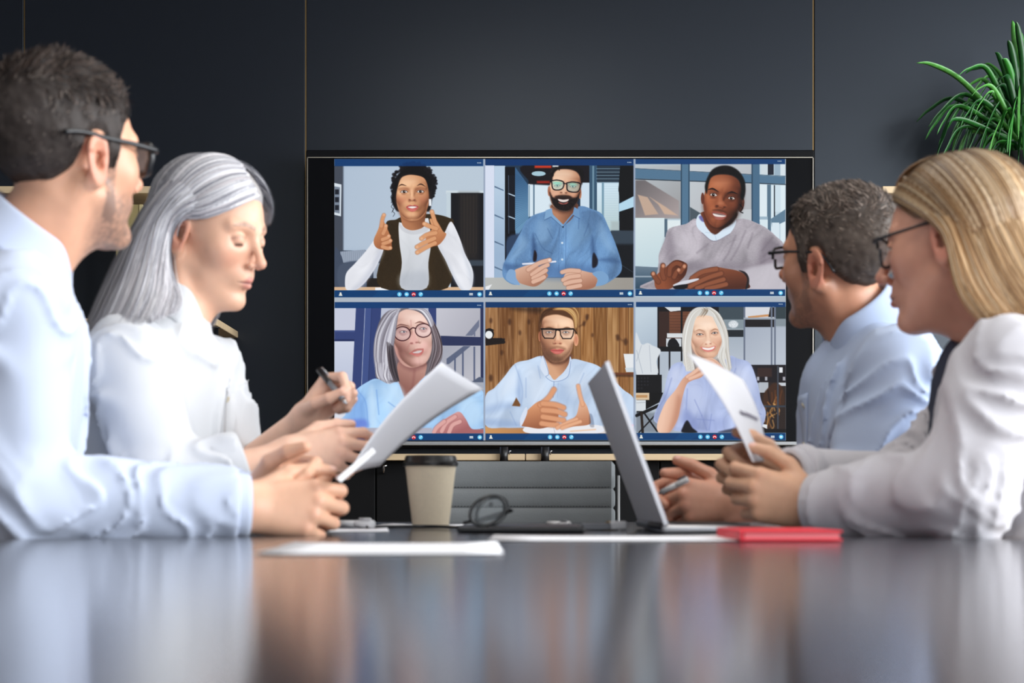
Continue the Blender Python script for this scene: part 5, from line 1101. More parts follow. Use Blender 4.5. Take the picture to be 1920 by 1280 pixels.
    poly([(570, 560), (640, 535), (700, 540), (760, 590), (810, 660), (830, 700), (700, 690), (640, 610), (580, 590)], ((232, 190, 168), (196, 146, 124), (640, 550), (740, 680)), f=2)
    for q in ([(480, 690), (540, 650), (600, 600)], [(500, 705), (560, 680), (640, 640)], [(580, 570), (650, 590), (700, 640)], [(600, 550), (680, 560), (740, 620)]): stroke(q, 34, sd2, .55, f=3); stroke(q, 27, sk2, f=3)
    chrome(54, 1292, 60, 112, 1154, 1214, (98, 588, 648, 706, 765, 1252, 1186, 1256))
    # soft grain and the gaps between the tiles
    tile(0, 0, 1.0)
    g = (166, 174, 184)
    rect(906.5, 297, 909.8, 829, (150, 162, 182)); rect(1187.8, 297, 1191, 829, (150, 162, 182)); rect(625, 557.5, 1475, 566, g)
    CV[:] = CV*.68+.32*(CV*CV*(3-2*CV))
    rect(625, 290, 1475, 298, (6, 8, 14)); rect(625, 825.5, 1475, 832, (40, 42, 46))
# ------------------------------------------------------------------ ROOM
XL, XR, YB, YF, ZC = -3.2, 3.2, -2.5, 4.75, 2.8
wall_dark = mat('wall_charcoal', rgb(17, 20, 28), .36, spec=.62, bump=((260, 260, 260), .12, .0008), var=((1.2, 1.2, 1.2), .06, 3))
wall_dark.node_tree.nodes['Principled BSDF'].inputs['Specular Tint'].default_value = (.78, .88, 1., 1)
wall_pale = mat('wall_pale', rgb(148, 148, 150), .9); ceil_m = mat('ceiling_white', rgb(150, 150, 150), .9)
floor_m = mat('floor_oak', rgb(120, 98, 78), .45, var=((2, 14, 1), .22, 4))
seam_m = mat('seam_brass', rgb(168, 140, 96), .4, metal=.6)
wood = mat('shelf_birch', rgb(206, 182, 146), .55, var=((3, 60, 60), .10, 4)); wood_dim = mat('box_olive', rgb(150, 136, 92), .6, var=((30, 30, 3), .10, 4))
black = mat('black_metal', rgb(18, 18, 20), .38, spec=.5); chrome_m = mat('chrome', rgb(196, 198, 202), .18, metal=1.)
leather = mat('chair_leather', rgb(108, 112, 114), .45, bump=((380, 380, 380), .35, .0012), var=((9, 9, 9), .08, 3))
white_pl = mat('white_plastic', rgb(226, 226, 228), .3)
struct(MB().box(XL-.1, YB-.1, -.1, XR+.1, YF+.1, 0).build('floor', floor_m))
struct(MB().box(XL-.1, YB-.1, ZC, XR+.1, YF+.1, ZC+.1).build('ceiling', ceil_m))
bw = struct(MB().box(XL-.1, YF+.03, 0, XR+.1, YF+.12, ZC).build('wall_back', mat('wall_gap', rgb(14, 14, 16), .8)))
PXW = lambda px: (px-960)/FPX*YF
edges = [XL, PXW(45)-.94, PXW(45), PXW(573), PXW(1525.5), PXW(1525.5)+.94, XR]
for a, b in zip(edges, edges[1:]):
    MB().box(a+.0028, YF, 0, b-.0028, YF+.028, ZC-.002, .0015, 1).build('wall_panel', wall_dark, bw)
for x in edges[1:-1]:
    MB().box(x-.0022, YF+.006, 0, x+.0022, YF+.03, ZC-.002).build('seam_strip', seam_m, bw)
def wall_open(name, axis, pos, u0, u1, holes, th):
    """side wall with window openings; axis 'x' (plane x=pos) or 'y'"""
    b = MB(); us = sorted({u0, u1, *[h for q in holes for h in q[:2]]})
    z0, z1 = .75, 2.62
    def bx(a, c, za, zb):
        if axis == 'x': b.box(min(pos, pos+th), a, za, max(pos, pos+th), c, zb)
        else: b.box(a, min(pos, pos+th), za, c, max(pos, pos+th), zb)
    for a, c in zip(us, us[1:]):
        if any(h[0] <= a and c <= h[1] for h in holes): bx(a, c, 0, z0); bx(a, c, z1, ZC)
        else: bx(a, c, 0, ZC)
    o = struct(b.build(name, wall_pale)); return o
frame_m = mat('window_frame', rgb(60, 62, 66), .5); glass_m = mat('window_glass', (1, 1, 1, 1), .02, alpha=.08, spec=.5)
def window_unit(n, axis, pos, u0, u1, th):
    z0, z1 = .75, 2.62; root = empty('window_%d' % n, ((pos, (u0+u1)/2, z0) if axis == 'x' else ((u0+u1)/2, pos, z0))); root['kind'] = 'structure'
    k = max(2, int(round((u1-u0)/1.1))); us = np.linspace(u0, u1, k+1)
    for i, u in enumerate(us):
        a = min(max(u-.03, u0), u1-.06); q = (pos+th*.3, a, z0, pos+th*.7, a+.06, z1) if axis == 'x' else (a, pos+th*.3, z0, a+.06, pos+th*.7, z1)
        MB().box(min(q[0], q[3]), min(q[1], q[4]), q[2], max(q[0], q[3]), max(q[1], q[4]), q[5]).build('window_frame', frame_m, root)
    for a, c in zip(us, us[1:]):
        q = (pos+th*.48, a+.03, z0, pos+th*.52, c-.03, z1) if axis == 'x' else (a+.03, pos+th*.48, z0, c-.03, pos+th*.52, z1)
        MB().box(min(q[0], q[3]), min(q[1], q[4]), q[2], max(q[0], q[3]), max(q[1], q[4]), q[5]).build('pane', glass_m, root)
wall_open('wall_right', 'x', XR, YB, YF, [(-1.6, 3.1), (3.25, 4.4)], .12); window_unit(1, 'x', XR, -1.6, 3.1, .12); window_unit(2, 'x', XR, 3.25, 4.4, .12)  # the second right window is added to light the back wall's right end
wall_open('wall_left', 'x', XL, YB, YF, [], -.12)
wall_open('wall_behind', 'y', YB, XL, XR, [(-.3, 2.7)], -.12); window_unit(3, 'y', YB, -.3, 2.7, -.12)
# ------------------------------------------------------------------ TELEVISION
TV = 4.60
def tx(px): return (px-960)/FPX*TV
def tz(py): return CAMZ+(HZN-py)/FPX*TV
tv = empty('wall_television', (tx(1050), TV+.1, tz(838))); tag(tv, 'large black wall television showing a six person video call', 'television')
tvb = mat('tv_black', rgb(9, 10, 14), .5, spec=.12)
MB().box(tx(572.5), TV+.012, tz(838), tx(1528.5), TV+.12, tz(279), .004).build('housing', tvb, tv)
MB().box(tx(577), TV+.002, tz(833), tx(1524), TV+.02, tz(295)).build('bezel', mat('tv_glass_black', rgb(6, 7, 11), .4, spec=.08), tv)
trim = mat('tv_trim', rgb(176, 170, 158), .3, metal=.8)
for q in ((576, 296.2, 1525, 294.6), (576, 833, 577.4, 294.6), (1523.4, 833, 1525, 294.6)):
    MB().box(tx(q[0]), TV-.004, tz(q[1]), tx(q[2]), TV+.02, tz(q[3])).build('trim', trim, tv)
MB().box(tx(576), TV-.006, tz(834.5), tx(1525), TV+.02, tz(827.5), .002).build('speaker_bar', mat('tv_bar', rgb(150, 152, 154), .45, metal=.5), tv)
draw_screen()
scr_m = bpy.data.materials.new('screen_picture'); scr_m.use_nodes = True
_nt = scr_m.node_tree; _b = _nt.nodes['Principled BSDF']; _a = _nt.nodes.new('ShaderNodeAttribute'); _a.attribute_name = 'Col'
_b.inputs['Base Color'].default_value = (.01, .01, .01, 1); _b.inputs['Roughness'].default_value = .8; _b.inputs['Specular IOR Level'].default_value = .04
_nt.links.new(_a.outputs['Color'], _b.inputs['Emission Color']); _b.inputs['Emission Strength'].default_value = 1.0
LIN = s2l(np.clip(CV, 0, 1)*255).astype(np.float32)
def picture(name, x0, y0, x1, y1, label=None):
    i0, i1 = int(round((x0-SX0)*SS)), int(round((x1-SX0)*SS)); j0, j1 = int(round((y0-SY0)*SS)), int(round((y1-SY0)*SS))
    i1, j1 = min(i1, CW-1), min(j1, CH-1); W_, H_ = i1-i0+1, j1-j0+1
    I, J = np.meshgrid(np.arange(i0, i1+1), np.arange(j0, j1+1))
    V = np.stack([tx(SX0+(I+.5)/SS), np.full(I.shape, TV-.0008), tz(SY0+(J+.5)/SS)], -1).reshape(-1, 3)
    q = (np.arange(H_-1)[:, None]*W_+np.arange(W_-1)[None]).ravel()
    o = new_obj(name, mesh_np(name, V, np.stack([q, q+W_, q+W_+1, q+1], 1), LIN[J, I].reshape(-1, 3)), scr_m, tv, smooth=False)
    if label: o['label'] = label
    return o
YS = ((297.5, 557.5), (557.5, 566), (566, 826))
lab = ['video tile of a gesturing woman in a brown vest', 'video tile of a bearded man in a denim shirt', 'video tile of a man in a grey jumper', 'video tile of a grey haired woman in round glasses', 'video tile of a man before a plank wall', 'video tile of a smiling pale haired woman']
for r, (y0, y1) in enumerate((YS[0], YS[2])):
    for k, (x0, x1) in enumerate(((627, 908), (908, 1189.5), (1189.5, 1473))): picture('video_tile', x0, y0, x1, y1, lab[r*3+k])
picture('divider_bar', 627, 557.5, 1473, 566)
# ------------------------------------------------------------------ SHELVES ON THE BACK WALL
SD = 4.41
def shelf(name, px0, px1, py, label, th=.022, d=SD):
    x0, x1 = (px0-960)/FPX*d, (px1-960)/FPX*d; z = CAMZ+(HZN-py)/FPX*d
    o = MB().box(x0, d, z, x1, YF-.002, z+th, .0015, 1).build('wall_shelf', wood); tag(o, label, 'shelf', 'birch shelves'); return z+th
zl1 = shelf('a', -260, 407, 610, 'birch wall shelf behind the grey-haired woman, at her collar height')
zl2 = shelf('b', -260, 330, 362, 'birch wall shelf high behind the grey-haired woman, above the olive box')
zr1 = shelf('c', 1655, 2350, 362, 'birch wall shelf under the green plant')
def pipe(name, px, py0, py1, d, label, r=.011):
    a, b = at(px, py0, d), at(px, py1, d); o = empty('shelf_post', (a[0], d, min(a[2], b[2]))); tag(o, label, 'post', 'black shelf posts')
    MB().tube([a, b], r, 14).build('pole', black, o, smooth=True)
    for p_ in (a, b): MB().lathe([(0, -.006), (r*1.5, -.006), (r*1.5, .006), (0, .006)], p_, 20).build('collar_ring', black, o, ang=40)
    return o
pipe('p', 403, 611, 1270, 4.46, 'black metal post under the shelf beside the silver-haired woman')
pipe('p', 120, 352, 600, 4.62, 'black metal post between the two left shelves behind the men')
# olive box on the left shelf
bx0, bx1 = at(217, 0, 4.45)[0], at(268, 0, 4.45)[0]; zt = at(0, 383, 4.45)[2]
box = empty('magazine_box', ((bx0+bx1)/2, 4.5, zl1)); tag(box, 'olive wooden file box standing on the left shelf', 'box')
MB().box(bx0, 4.45, zl1, bx1-.012, 4.70, zt, .002).build('side_panel', wood_dim, box); MB().box(bx1-.012, 4.447, zl1, bx1, 4.70, zt, .002).build('edge_board', mat('box_edge_highlight', rgb(186, 172, 128), .6), box)  # lighter colour paints the highlight along the box's right edge
# little bottle on the right shelf
b0 = at(1693, 352, 4.5); bt = empty('small_bottle', (b0[0], 4.5, zr1)); tag(bt, 'tiny dark bottle with silver cap at the right shelf end', 'bottle')
MB().lathe([(0, 0), (.010, 0), (.011, .002), (.011, .018), (.006, .022), (.006, .024), (0, .024)], (b0[0], 4.5, zr1), 20).build('glass_body', mat('bottle_dark', rgb(24, 24, 34), .2), bt, ang=40)
MB().lathe([(0, .024), (.007, .024), (.007, .031), (0, .031)], (b0[0], 4.5, zr1), 20).build('cap', mat('bottle_cap', rgb(170, 172, 180), .3, metal=.7), bt, ang=40)
# ------------------------------------------------------------------ CONSOLE UNDER THE TELEVISION
CD = 4.40
cx = lambda px: (px-960)/FPX*CD
cz = lambda py: CAMZ+(HZN-py)/FPX*CD
con = empty('media_console', (cx(985), CD+.15, 0)); tag(con, 'long black console with birch top boards under the television', 'console')
for a, b in ((440, 984.2), (986, 1496)):
    MB().box(cx(a), CD, cz(862.5), cx(b), YF-.01, cz(850.5), .0012, 1).build('top_board', wood, con)
for px in (455, 945, 1022, 1490):
    MB().tube([(cx(px), CD-.013, cz(869)), (cx(px), CD-.013, cz(838))], .0125, 16).build('post', black, con, smooth=True)
    MB().tube([(cx(px+10), CD-.004, cz(852)), (cx(px+10), CD-.004, cz(846)), (cx(px+13), CD-.004, cz(845))], .0018, 8).build('cable_hook', chrome_m, con, smooth=True)
conm = mat('console_black', rgb(9, 9, 11), .7, spec=.2)
for a, b in ((440, 700), (702, 984), (986, 1240), (1242, 1496)):
    MB().box(cx(a), CD+.06, .08, cx(b), YF-.02, cz(863), .003).build('cabinet_door', conm, con)
MB().tube([(cx(718), CD+.055, cz(885)), (cx(718), CD+.03, cz(884)), (cx(718), CD+.03, cz(873)), (cx(724), CD+.03, cz(872))], .004, 8).build('handle', chrome_m, con, smooth=True)
MB().box(cx(446), CD+.1, 0, cx(1490), YF-.03, .08).build('plinth', conm, con)
# ------------------------------------------------------------------ PLANT
pd = 4.52
pb = at(1916, 350, pd); plant = empty('potted_spider_plant', (pb[0], pd, zr1)); tag(plant, 'spider plant with arching green leaves in a black pot', 'plant')
MB().lathe([(0, 0), (.046, 0), (.05, .004), (.062, .1), (.066, .115), (.066, .125), (.06, .125), (.056, .105), (0, .105)], (pb[0], pd, zr1), 40).build('pot', mat('pot_black', rgb(14, 14, 18), .3), plant, ang=45)
MB().lathe([(0, .1), (.03, .104), (.057, .1)], (pb[0], pd, zr1), 24).build('soil', mat('soil', rgb(40, 30, 24), .95), plant)
leaf_ms = [mat('leaf_%d' % k, c, .35, spec=.5, var=((60, 60, 60), .25, 3), sss=0.) for k, c in enumerate((rgb(46, 120, 42), rgb(30, 92, 34), rgb(78, 148, 62), rgb(22, 70, 30)))]
def leaf(pts, wd, k):
    C = catmull(np.array(pts, float), False, 6); n = len(C); T = np.gradient(C, axis=0); side = np.cross(T, [0, .35, 1.]); side /= np.linalg.norm(side, axis=1, keepdims=True)+1e-9
    up = np.cross(side, T); up /= np.linalg.norm(up, axis=1, keepdims=True)+1e-9; s = np.linspace(0, 1, n)
    w_ = wd*np.clip(1.15*np.sin(np.pi*np.clip(.12+.88*s, 0, 1))**.6, .04, 1)[:, None]/2
    MB().sheet([C-side*w_+up*w_*.35, C, C+side*w_+up*w_*.35], .0006).build('leaf', leaf_ms[k % 4], plant, smooth=True)
crown = np.array([pb[0]+.005, pd, zr1+.12])
tips = [(1735, 262, 1790, 200), (1762, 310, 1805, 240), (1790, 315, 1822, 250), (1808, 305, 1845, 235), (1832, 322, 1858, 255), (1772, 236, 1815, 180), (1845, 120, 1880, 150), (1858, 180, 1885, 165), (1872, 262, 1890, 205), (1740, 240, 1810, 178), (1915, 60, 1915, 140), (1890, 75, 1905, 140), (1848, 340, 1868, 270), (1782, 262, 1828, 190), (1718, 118, 1800, 150), (1718, 229, 1790, 186), (1757, 252, 1800, 200), (1755, 298, 1790, 225), (1785, 290, 1815, 225), (1815, 290, 1835, 220), (1840, 300, 1860, 225), (1866, 98, 1885, 140), (1898, 38, 1910, 130), (1905, 40, 1918, 120), (1797, 142, 1850, 130), (1810, 138, 1860, 135), (1812, 168, 1850, 155), (1872, 155, 1890, 150), (1890, 240, 1905, 210), (1888, 295, 1900, 235), (1852, 310, 1878, 245), (1900, 182, 1910, 170), (1760, 270, 1815, 195), (1800, 240, 1840, 190), (1828, 215, 1860, 175), (1870, 335, 1885, 270), (1880, 110, 1898, 150), (1775, 285, 1820, 215), (1822, 180, 1860, 165), (1835, 258, 1865, 200)]
rl = np.random.RandomState(8)
for k, (ax_, ay, mx_, my) in enumerate(tips):
    dd = pd+rl.uniform(-.16, .08); t_ = at(ax_, ay, dd); m_ = at(mx_, my, (pd+dd)/2)
    leaf([crown+rl.randn(3)*.012, crown*.55+m_*.45+np.array([0, 0, .02]), m_, m_*.35+t_*.65+np.array([0, 0, .012]), t_], .017+.007*rl.rand(), k)
for k in range(46):
    a_ = rl.uniform(0, 2*math.pi); r_ = rl.uniform(.12, .3); h_ = rl.uniform(-.06, .22); c_, s_ = math.cos(a_), math.sin(a_)
    if c_ < 0: r_ *= .75
    s_ *= .65
    pk = crown+np.array([c_*r_*.5, s_*r_*.5, .07+h_*.6+.08*rl.rand()])
    leaf([crown+rl.randn(3)*.012, crown*.5+pk*.5+np.array([0, 0, .025]), pk, crown+np.array([c_*r_*.85, s_*r_*.85, h_*.7+.02]), crown+np.array([c_*r_*1.05, s_*r_*1.05, h_*.6-.06])], .012+.008*rl.rand(), k+k//4)
# ------------------------------------------------------------------ TABLE
TZ = .74
table = empty('conference_table', (0, 1.4, 0)); tag(table, 'long dark glossy conference table in the foreground', 'table')
tm = mat('table_laminate', rgb(50, 50, 56), .15, spec=.5, var=((2.5, .8, 1), .08, 3), bump=((60, 25, 1), .01, .0004))
MB().box(-.60, -.5, TZ-.028, .60, 3.14, TZ, .003, 2).build('tabletop', tm, table)
for x in (-.45, .45):
    for y in (-.3, 2.95): MB().box(x-.03, y-.03, 0, x+.03, y+.03, TZ-.028, .004).build('leg', black, table)
for x in (-.45, .45): MB().box(x-.02, -.27, TZ-.09, x+.02, 2.92, TZ-.028).build('rail', black, table)
paper_m = mat('paper_white', rgb(240, 240, 244), .8, spec=.3)
_nt = paper_m.node_tree; _tr = _nt.nodes.new('ShaderNodeBsdfTranslucent'); _tr.inputs[0].default_value = rgb(240, 240, 246); _mx = _nt.nodes.new('ShaderNodeMixShader'); _mx.inputs[0].default_value = .28
_nt.links.new(_nt.nodes['Principled BSDF'].outputs[0], _mx.inputs[1]); _nt.links.new(_tr.outputs[0], _mx.inputs[2]); _nt.links.new(_mx.outputs[0], _nt.nodes['Material Output'].inputs['Surface'])
def flat_sheet(cx_, cy, w_, h_, ang, label, z=TZ):
    c, s = math.cos(ang), math.sin(ang); rows = []
    for v in np.linspace(-.5, .5, 7): rows.append([(cx_+u*w_*c-v*h_*s, cy+u*w_*s+v*h_*c, z+.0012+.0015*(abs(u)*2)**4*(1 if v > 0 else .3)) for u in np.linspace(-.5, .5, 7)])
    o = MB().sheet(rows, .0006).build('paper_sheet', mat('paper_stack', rgb(246, 246, 250), .8, spec=.3), None, smooth=True); tag(o, label, 'paper', 'sheets of paper'); return o
flat_sheet(-.118, 1.36, .212, .29, .03, 'white sheet lying nearest the camera on the glossy table')
flat_sheet(.125, 1.72, .30, .21, -.02, 'white sheet on the table left of the red notebook')
flat_sheet(-.262, 2.20, .14, .21, .1, 'white sheet on the table beside the white marker, left of the cup')
flat_sheet(-.17, 2.62, .16, .21, -.2, 'white sheet on the table behind the paper cup')
# paper cup
cup = empty('coffee_cup', (-.140, 2.45, TZ)); tag(cup, 'beige paper coffee cup with black lid', 'cup')
cc = (-.140, 2.45, TZ+.0015)
MB().lathe([(.0, .004), (.028, .004), (.029, 0), (.031, 0), (.0316, .003), (.0435, .104), (.0452, .1055), (.0452, .108), (.043, .109), (.040, .107), (.0, .106)], cc, 64).build('cup_body', mat('cup_paper', rgb(246, 229, 200), .7, spec=.3, var=((200, 200, 200), .03, 2)), cup, ang=40)
MB().lathe([(.0458, .1045), (.0472, .1045), (.0475, .110), (.0455, .1125), (.0445, .119), (.0425, .1225), (.040, .1225), (.0385, .119), (0, .118)], cc, 64).build('lid', mat('lid_black', rgb(24, 22, 22), .3), cup, ang=35)
# laptop, opened towards the people on the right
lap = empty('laptop', (.30, 2.17, TZ)); tag(lap, 'open silver grey laptop standing on the right of the table', 'laptop')
alu = mat('laptop_aluminium', rgb(206, 206, 210), .5); alu2 = mat('laptop_edge', rgb(206, 206, 210), .3, metal=.6)
hn, hf = np.array([.214, 2.0, TZ+.012]), np.array([.208, 2.345, TZ+.012]); up = nrm_ = np.array([-.083, 0, .228])
hv = hf-hn; nv = np.cross(hv, up); nv = nv/np.linalg.norm(nv)
def slab(o, a, b, th, n):
    q = [o, o+a, o+a+b, o+b]; return MB().prism([tuple(x) for x in q], tuple(n*th))
slab(hn, hv, up, .005, nv).build('lid', alu, lap)
slab(hn+hv*.012+up*.02+nv*.005, hv*.976, up*.96, .0008, nv).build('display', mat('laptop_display', rgb(18, 20, 26), .15), lap)
slab(hn-hv*.004, hv*.006, up*1.004, .006, nv).build('lid_edge', alu2, lap)
bn = np.array([.245, .0, 0])
MB().box(.212, 2.0, TZ+.001, .452, 2.345, TZ+.012, .004, 3).build('base', alu2, lap, ang=40)
MB().box(.235, 2.03, TZ+.012, .34, 2.315, TZ+.0135).build('keyboard', mat('laptop_keys', rgb(30, 30, 34), .5), lap)
MB().box(.36, 2.12, TZ+.012, .44, 2.225, TZ+.0128).build('trackpad', mat('laptop_pad', rgb(170, 170, 176), .3), lap)
MB().tube([tuple(hn+hv*.05-np.array([0, 0, .002])), tuple(hn+hv*.95-np.array([0, 0, .002]))], .006, 12).build('hinge', mat('hinge_dark', rgb(40, 40, 44), .4), lap, smooth=True)
# red notebook
nb = empty('red_notebook', (.33, 1.69, TZ)); tag(nb, 'bright red notebook on the table before the blonde woman', 'notebook')
rm = mat('notebook_red', rgb(226, 40, 58), .45)
MB().box(.258, 1.60, TZ+.001, .372, 1.78, TZ+.0035, .001).build('cover', rm, nb); MB().box(.258, 1.60, TZ+.0105, .372, 1.78, TZ+.013, .001).build('cover', rm, nb)
MB().box(.262, 1.602, TZ+.0035, .369, 1.777, TZ+.0105).build('pages', mat('notebook_pages', rgb(232, 120, 126), .8), nb); MB().box(.256, 1.60, TZ+.001, .260, 1.78, TZ+.013, .001).build('spine', rm, nb)
# black folder with the spare eyeglasses on it
fo = MB().box(-.079, 2.03, TZ+.001, .105, 2.30, TZ+.009, .003, 2).build('black_folder', mat('folder_black', rgb(16, 16, 20), .4)); tag(fo, 'flat black folder on the table between cup and laptop', 'folder')
gl = empty('eyeglasses', (-.035, 2.07, TZ+.009)); tag(gl, 'dark rimmed eyeglasses resting on the black folder', 'eyeglasses')
gm_ = mat('glasses_dark', rgb(26, 28, 30), .25); lens_m = mat('glasses_lens', (.3, .33, .35, 1), .05, alpha=.10)
def ring(c, rx, rz, ya):
    return [(c[0]+rx*math.cos(t)*math.cos(ya), c[1]+rx*math.cos(t)*math.sin(ya), c[2]+rz*math.sin(t)+.006*math.cos(t)) for t in np.linspace(0, 2*math.pi, 29)]
for c in ((-.035, 2.06, TZ+.032), (-.030, 2.12, TZ+.031)):
    pts = ring(c, .026, .0205, .25 if c[1] < 2.1 else .5)
    MB().tube(pts, .0028, 8, cap=False).build('rim', gm_, gl, smooth=True)
    MB().prism(ring(c, .0245, .019, .25 if c[1] < 2.1 else .5)[:-1], (0, .0012, 0)).build('lens', lens_m, gl)
MB().tube([(-.033, 2.085, TZ+.04), (-.031, 2.092, TZ+.043), (-.030, 2.10, TZ+.04)], .0022, 8).build('bridge', gm_, gl, smooth=True)
MB().tube([(-.010, 2.066, TZ+.036), (.0, 2.08, TZ+.032), (-.03, 2.16, TZ+.02), (-.06, 2.2, TZ+.0125)], .0024, 8).build('temple_arm', gm_, gl, smooth=True)
MB().tube([(-.012, 2.13, TZ+.036), (-.01, 2.15, TZ+.03), (-.05, 2.19, TZ+.018), (-.075, 2.2, TZ+.0125)], .0024, 8).build('temple_arm', gm_, gl, smooth=True)
# small things on the table
def pen(name, a, b, r, cols, label, group='pens'):
    a, b = np.array(a), np.array(b); o = empty(name, tuple(a)); tag(o, label, 'pen', group)
    d = b-a
    P_ = lambda t: tuple(a+d*t)
    MB().tube([P_(.12), P_(.62)], r, 14).build('barrel', cols[0], o, smooth=True); MB().tube([P_(.62), P_(.64), P_(1.0)], [r*1.08, r*1.1, r*1.1], 14).build('cap', cols[1], o, smooth=True)
    MB().tube([P_(0), P_(.03), P_(.12)], [r*.15, r*.45, r], 14).build('tip', cols[2], o, smooth=True)
    n = nrm(np.cross(d, [0, 1, .3])); n = n*(1 if n[2] > 0 else -1)
    q = lambda t: tuple(np.array(P_(t))+n*r*1.5)
    MB().tube([P_(.99), q(.97), q(.72)], r*.3, 8).build('clip', cols[2], o, smooth=True)
    return o
def nrm(v): v = np.asarray(v, float); return v/np.linalg.norm(v)
greym = mat('pen_grey', rgb(120, 122, 128), .35); goldm = mat('pen_gold', rgb(206, 180, 130), .3, metal=.8); blackp = mat('pen_black', rgb(20, 20, 24), .3)
pen('marker', (-.30, 2.36, TZ+.0085), (-.225, 2.30, TZ+.0085), .006, (white_pl, white_pl, white_pl), 'white marker lying left of the paper cup')
pen('pen', (.060, 2.52, TZ+.006), (.098, 2.45, TZ+.006), .005, (white_pl, white_pl, greym), 'white pen lying alone behind the black folder')
pen('pen', (.122, 2.32, TZ+.006), (.166, 2.26, TZ+.006), .005, (blackp, goldm, goldm), 'black and gold pen beside the laptop hinge')
us = empty('usb_stick', (.150, 2.20, TZ)); tag(us, 'grey memory stick with white cap next to the laptop', 'usb stick')
MB().box(.108, 2.195, TZ+.001, .152, 2.215, TZ+.012, .002).build('stick_body', greym, us); MB().box(.152, 2.192, TZ+.001, .178, 2.218, TZ+.015, .004, 3).build('cap', white_pl, us)
cb = MB().tube(catmull(np.array([(-.235, 2.30, TZ+.004), (-.20, 2.33, TZ+.004), (-.17, 2.36, TZ+.004), (-.13, 2.36, TZ+.004), (-.10, 2.30, TZ+.004), (-.085, 2.25, TZ+.004)]), False, 6), .0028, 8).build('charging_cable', blackp, None, smooth=True); tag(cb, 'thin black cable curling behind the coffee cup', 'cable')
# ------------------------------------------------------------------ SHEETS IN THE HANDS
def held(name, TL, TR, BL, BR, bow, label, cat='paper'):
    TL, TR, BL, BR = [at(*q) for q in (TL, TR, BL, BR)]; rows = []
    n = nrm(np.cross(TR-TL, BL-TL))
    for v in np.linspace(0, 1, 13):
        rows.append([(TL*(1-u)+TR*u)*(1-v)+(BL*(1-u)+BR*u)*v+n*bow*math.sin(math.pi*v)+n*bow*.5*math.sin(math.pi*u) for u in np.linspace(0, 1, 9)])
    o = MB().sheet(rows, .0005).build(name, paper_m, None, smooth=True); tag(o, label, cat, 'sheets of paper'); return o
held('paper_sheet', (828, 679, 2.26), (906, 729, 2.44), (648, 893, 2.12), (712, 874, 2.30), .012, 'white sheet held up by the silver-haired woman')
o_ = held('paper_sheet', (1287, 661, 2.00), (1394, 712, 2.20), (1411, 866, 1.96), (1440, 868, 2.10), -.008, 'white sheet with a printed line held by the blonde woman')
TL, TR, BL, BR = [at(*q) for q in ((1287, 661, 2.00), (1394, 712, 2.20), (1411, 866, 1.96), (1440, 868, 2.10))]
inkm = mat('ink_grey', rgb(120, 116, 130), .8)
def on_sheet(u, v): return (TL*(1-u)+TR*u)*(1-v)+(BL*(1-u)+BR*u)*v
ln_ = MB()
nn_ = nrm(np.cross(TR-TL, BL-TL)); nn_ = nn_*(-1 if nn_[1] > 0 else 1)
# the printed heading on that sheet: short dark words
for k, (a, b) in enumerate(((.28, .40), (.42, .62), (.64, .80))):
    q = [on_sheet(a, .54), on_sheet(b, .545), on_sheet(b, .585), on_sheet(a, .58)]
    bowv = -.008*math.sin(math.pi*.56)-.004*math.sin(math.pi*(a+b)/2)
    n0 = nrm(np.cross(TR-TL, BL-TL)); q = [tuple(x+n0*bowv+nn_*.0016) for x in q]
    ln_.prism(q, tuple(nn_*.0003))
ln_.build('printed_heading', inkm, o_)
tb = empty('white_tablet', tuple(at(670, 880, 1.98))); tag(tb, 'slim white tablet held edge-on by the man nearest left', 'tablet')
a_, b_ = at(639, 904, 1.85), at(705, 847, 1.93); dv = nrm(at(670, 880, 2.5)-at(670, 880, 2.0))*.16
nv2 = nrm(np.cross(b_-a_, dv))
MB().prism([tuple(a_), tuple(b_), tuple(b_+dv), tuple(a_+dv)], tuple(nv2*.0075)).build('case', white_pl, tb)
MB().prism([tuple(a_+dv*.05+nv2*.0075+(b_-a_)*.05), tuple(b_+dv*.05+nv2*.0075-(b_-a_)*.05), tuple(b_+dv*.95+nv2*.0075-(b_-a_)*.05), tuple(a_+dv*.95+nv2*.0075+(b_-a_)*.05)], tuple(nv2*.0004)).build('glass', mat('tablet_glass', rgb(20, 22, 28), .1), tb)
pen('pen', tuple(at(650, 757, 2.33)), tuple(at(598, 693, 2.38)), .0048, (greym, blackp, chrome_m), 'dark pen raised in the silver-haired woman\'s fingers', 'pens')
pen('pen', tuple(at(1235, 925, 2.28)), tuple(at(1290, 898, 2.26)), .0045, (white_pl, white_pl, greym), 'white pen inside the clasped hands of the man at right', 'pens')
# ------------------------------------------------------------------ CHAIR AT THE FAR END
ch = empty('leather_chair', (.0, 3.45, 0)); tag(ch, 'dark grey stitched leather chair at the far table end', 'chair', 'chairs around the table')
CY = 3.36
lx = lambda px: (px-960)/FPX*CY
lz = lambda py: CAMZ+(HZN-py)/FPX*CY
x0, x1 = lx(778), lx(1157)
def pad(zb, zt, a, b, name='back_panel'):
    rows = []
    for v in np.linspace(0, 1, 7):
        rows.append([(a+(b-a)*u, CY+.05*(2*((a+(b-a)*u)-x0)/(x1-x0)-1)**2*-1+.03*(1-(zb+(zt-zb)*v-.5)/.5)*0+.006-.004*max(0, math.sin(math.pi*v))**.3, zb+(zt-zb)*v) for u in np.linspace(0, 1, 17)])
    MB().sheet(rows, .03).build(name, leather, ch, ang=60)
zs = [lz(868), lz(916.5), lz(952), lz(989), lz(1026), lz(1063)]
for zt_, zb_ in zip(zs, zs[1:]): pad(zb_+.0008, zt_-.0008, x0+.012, x1-.012)
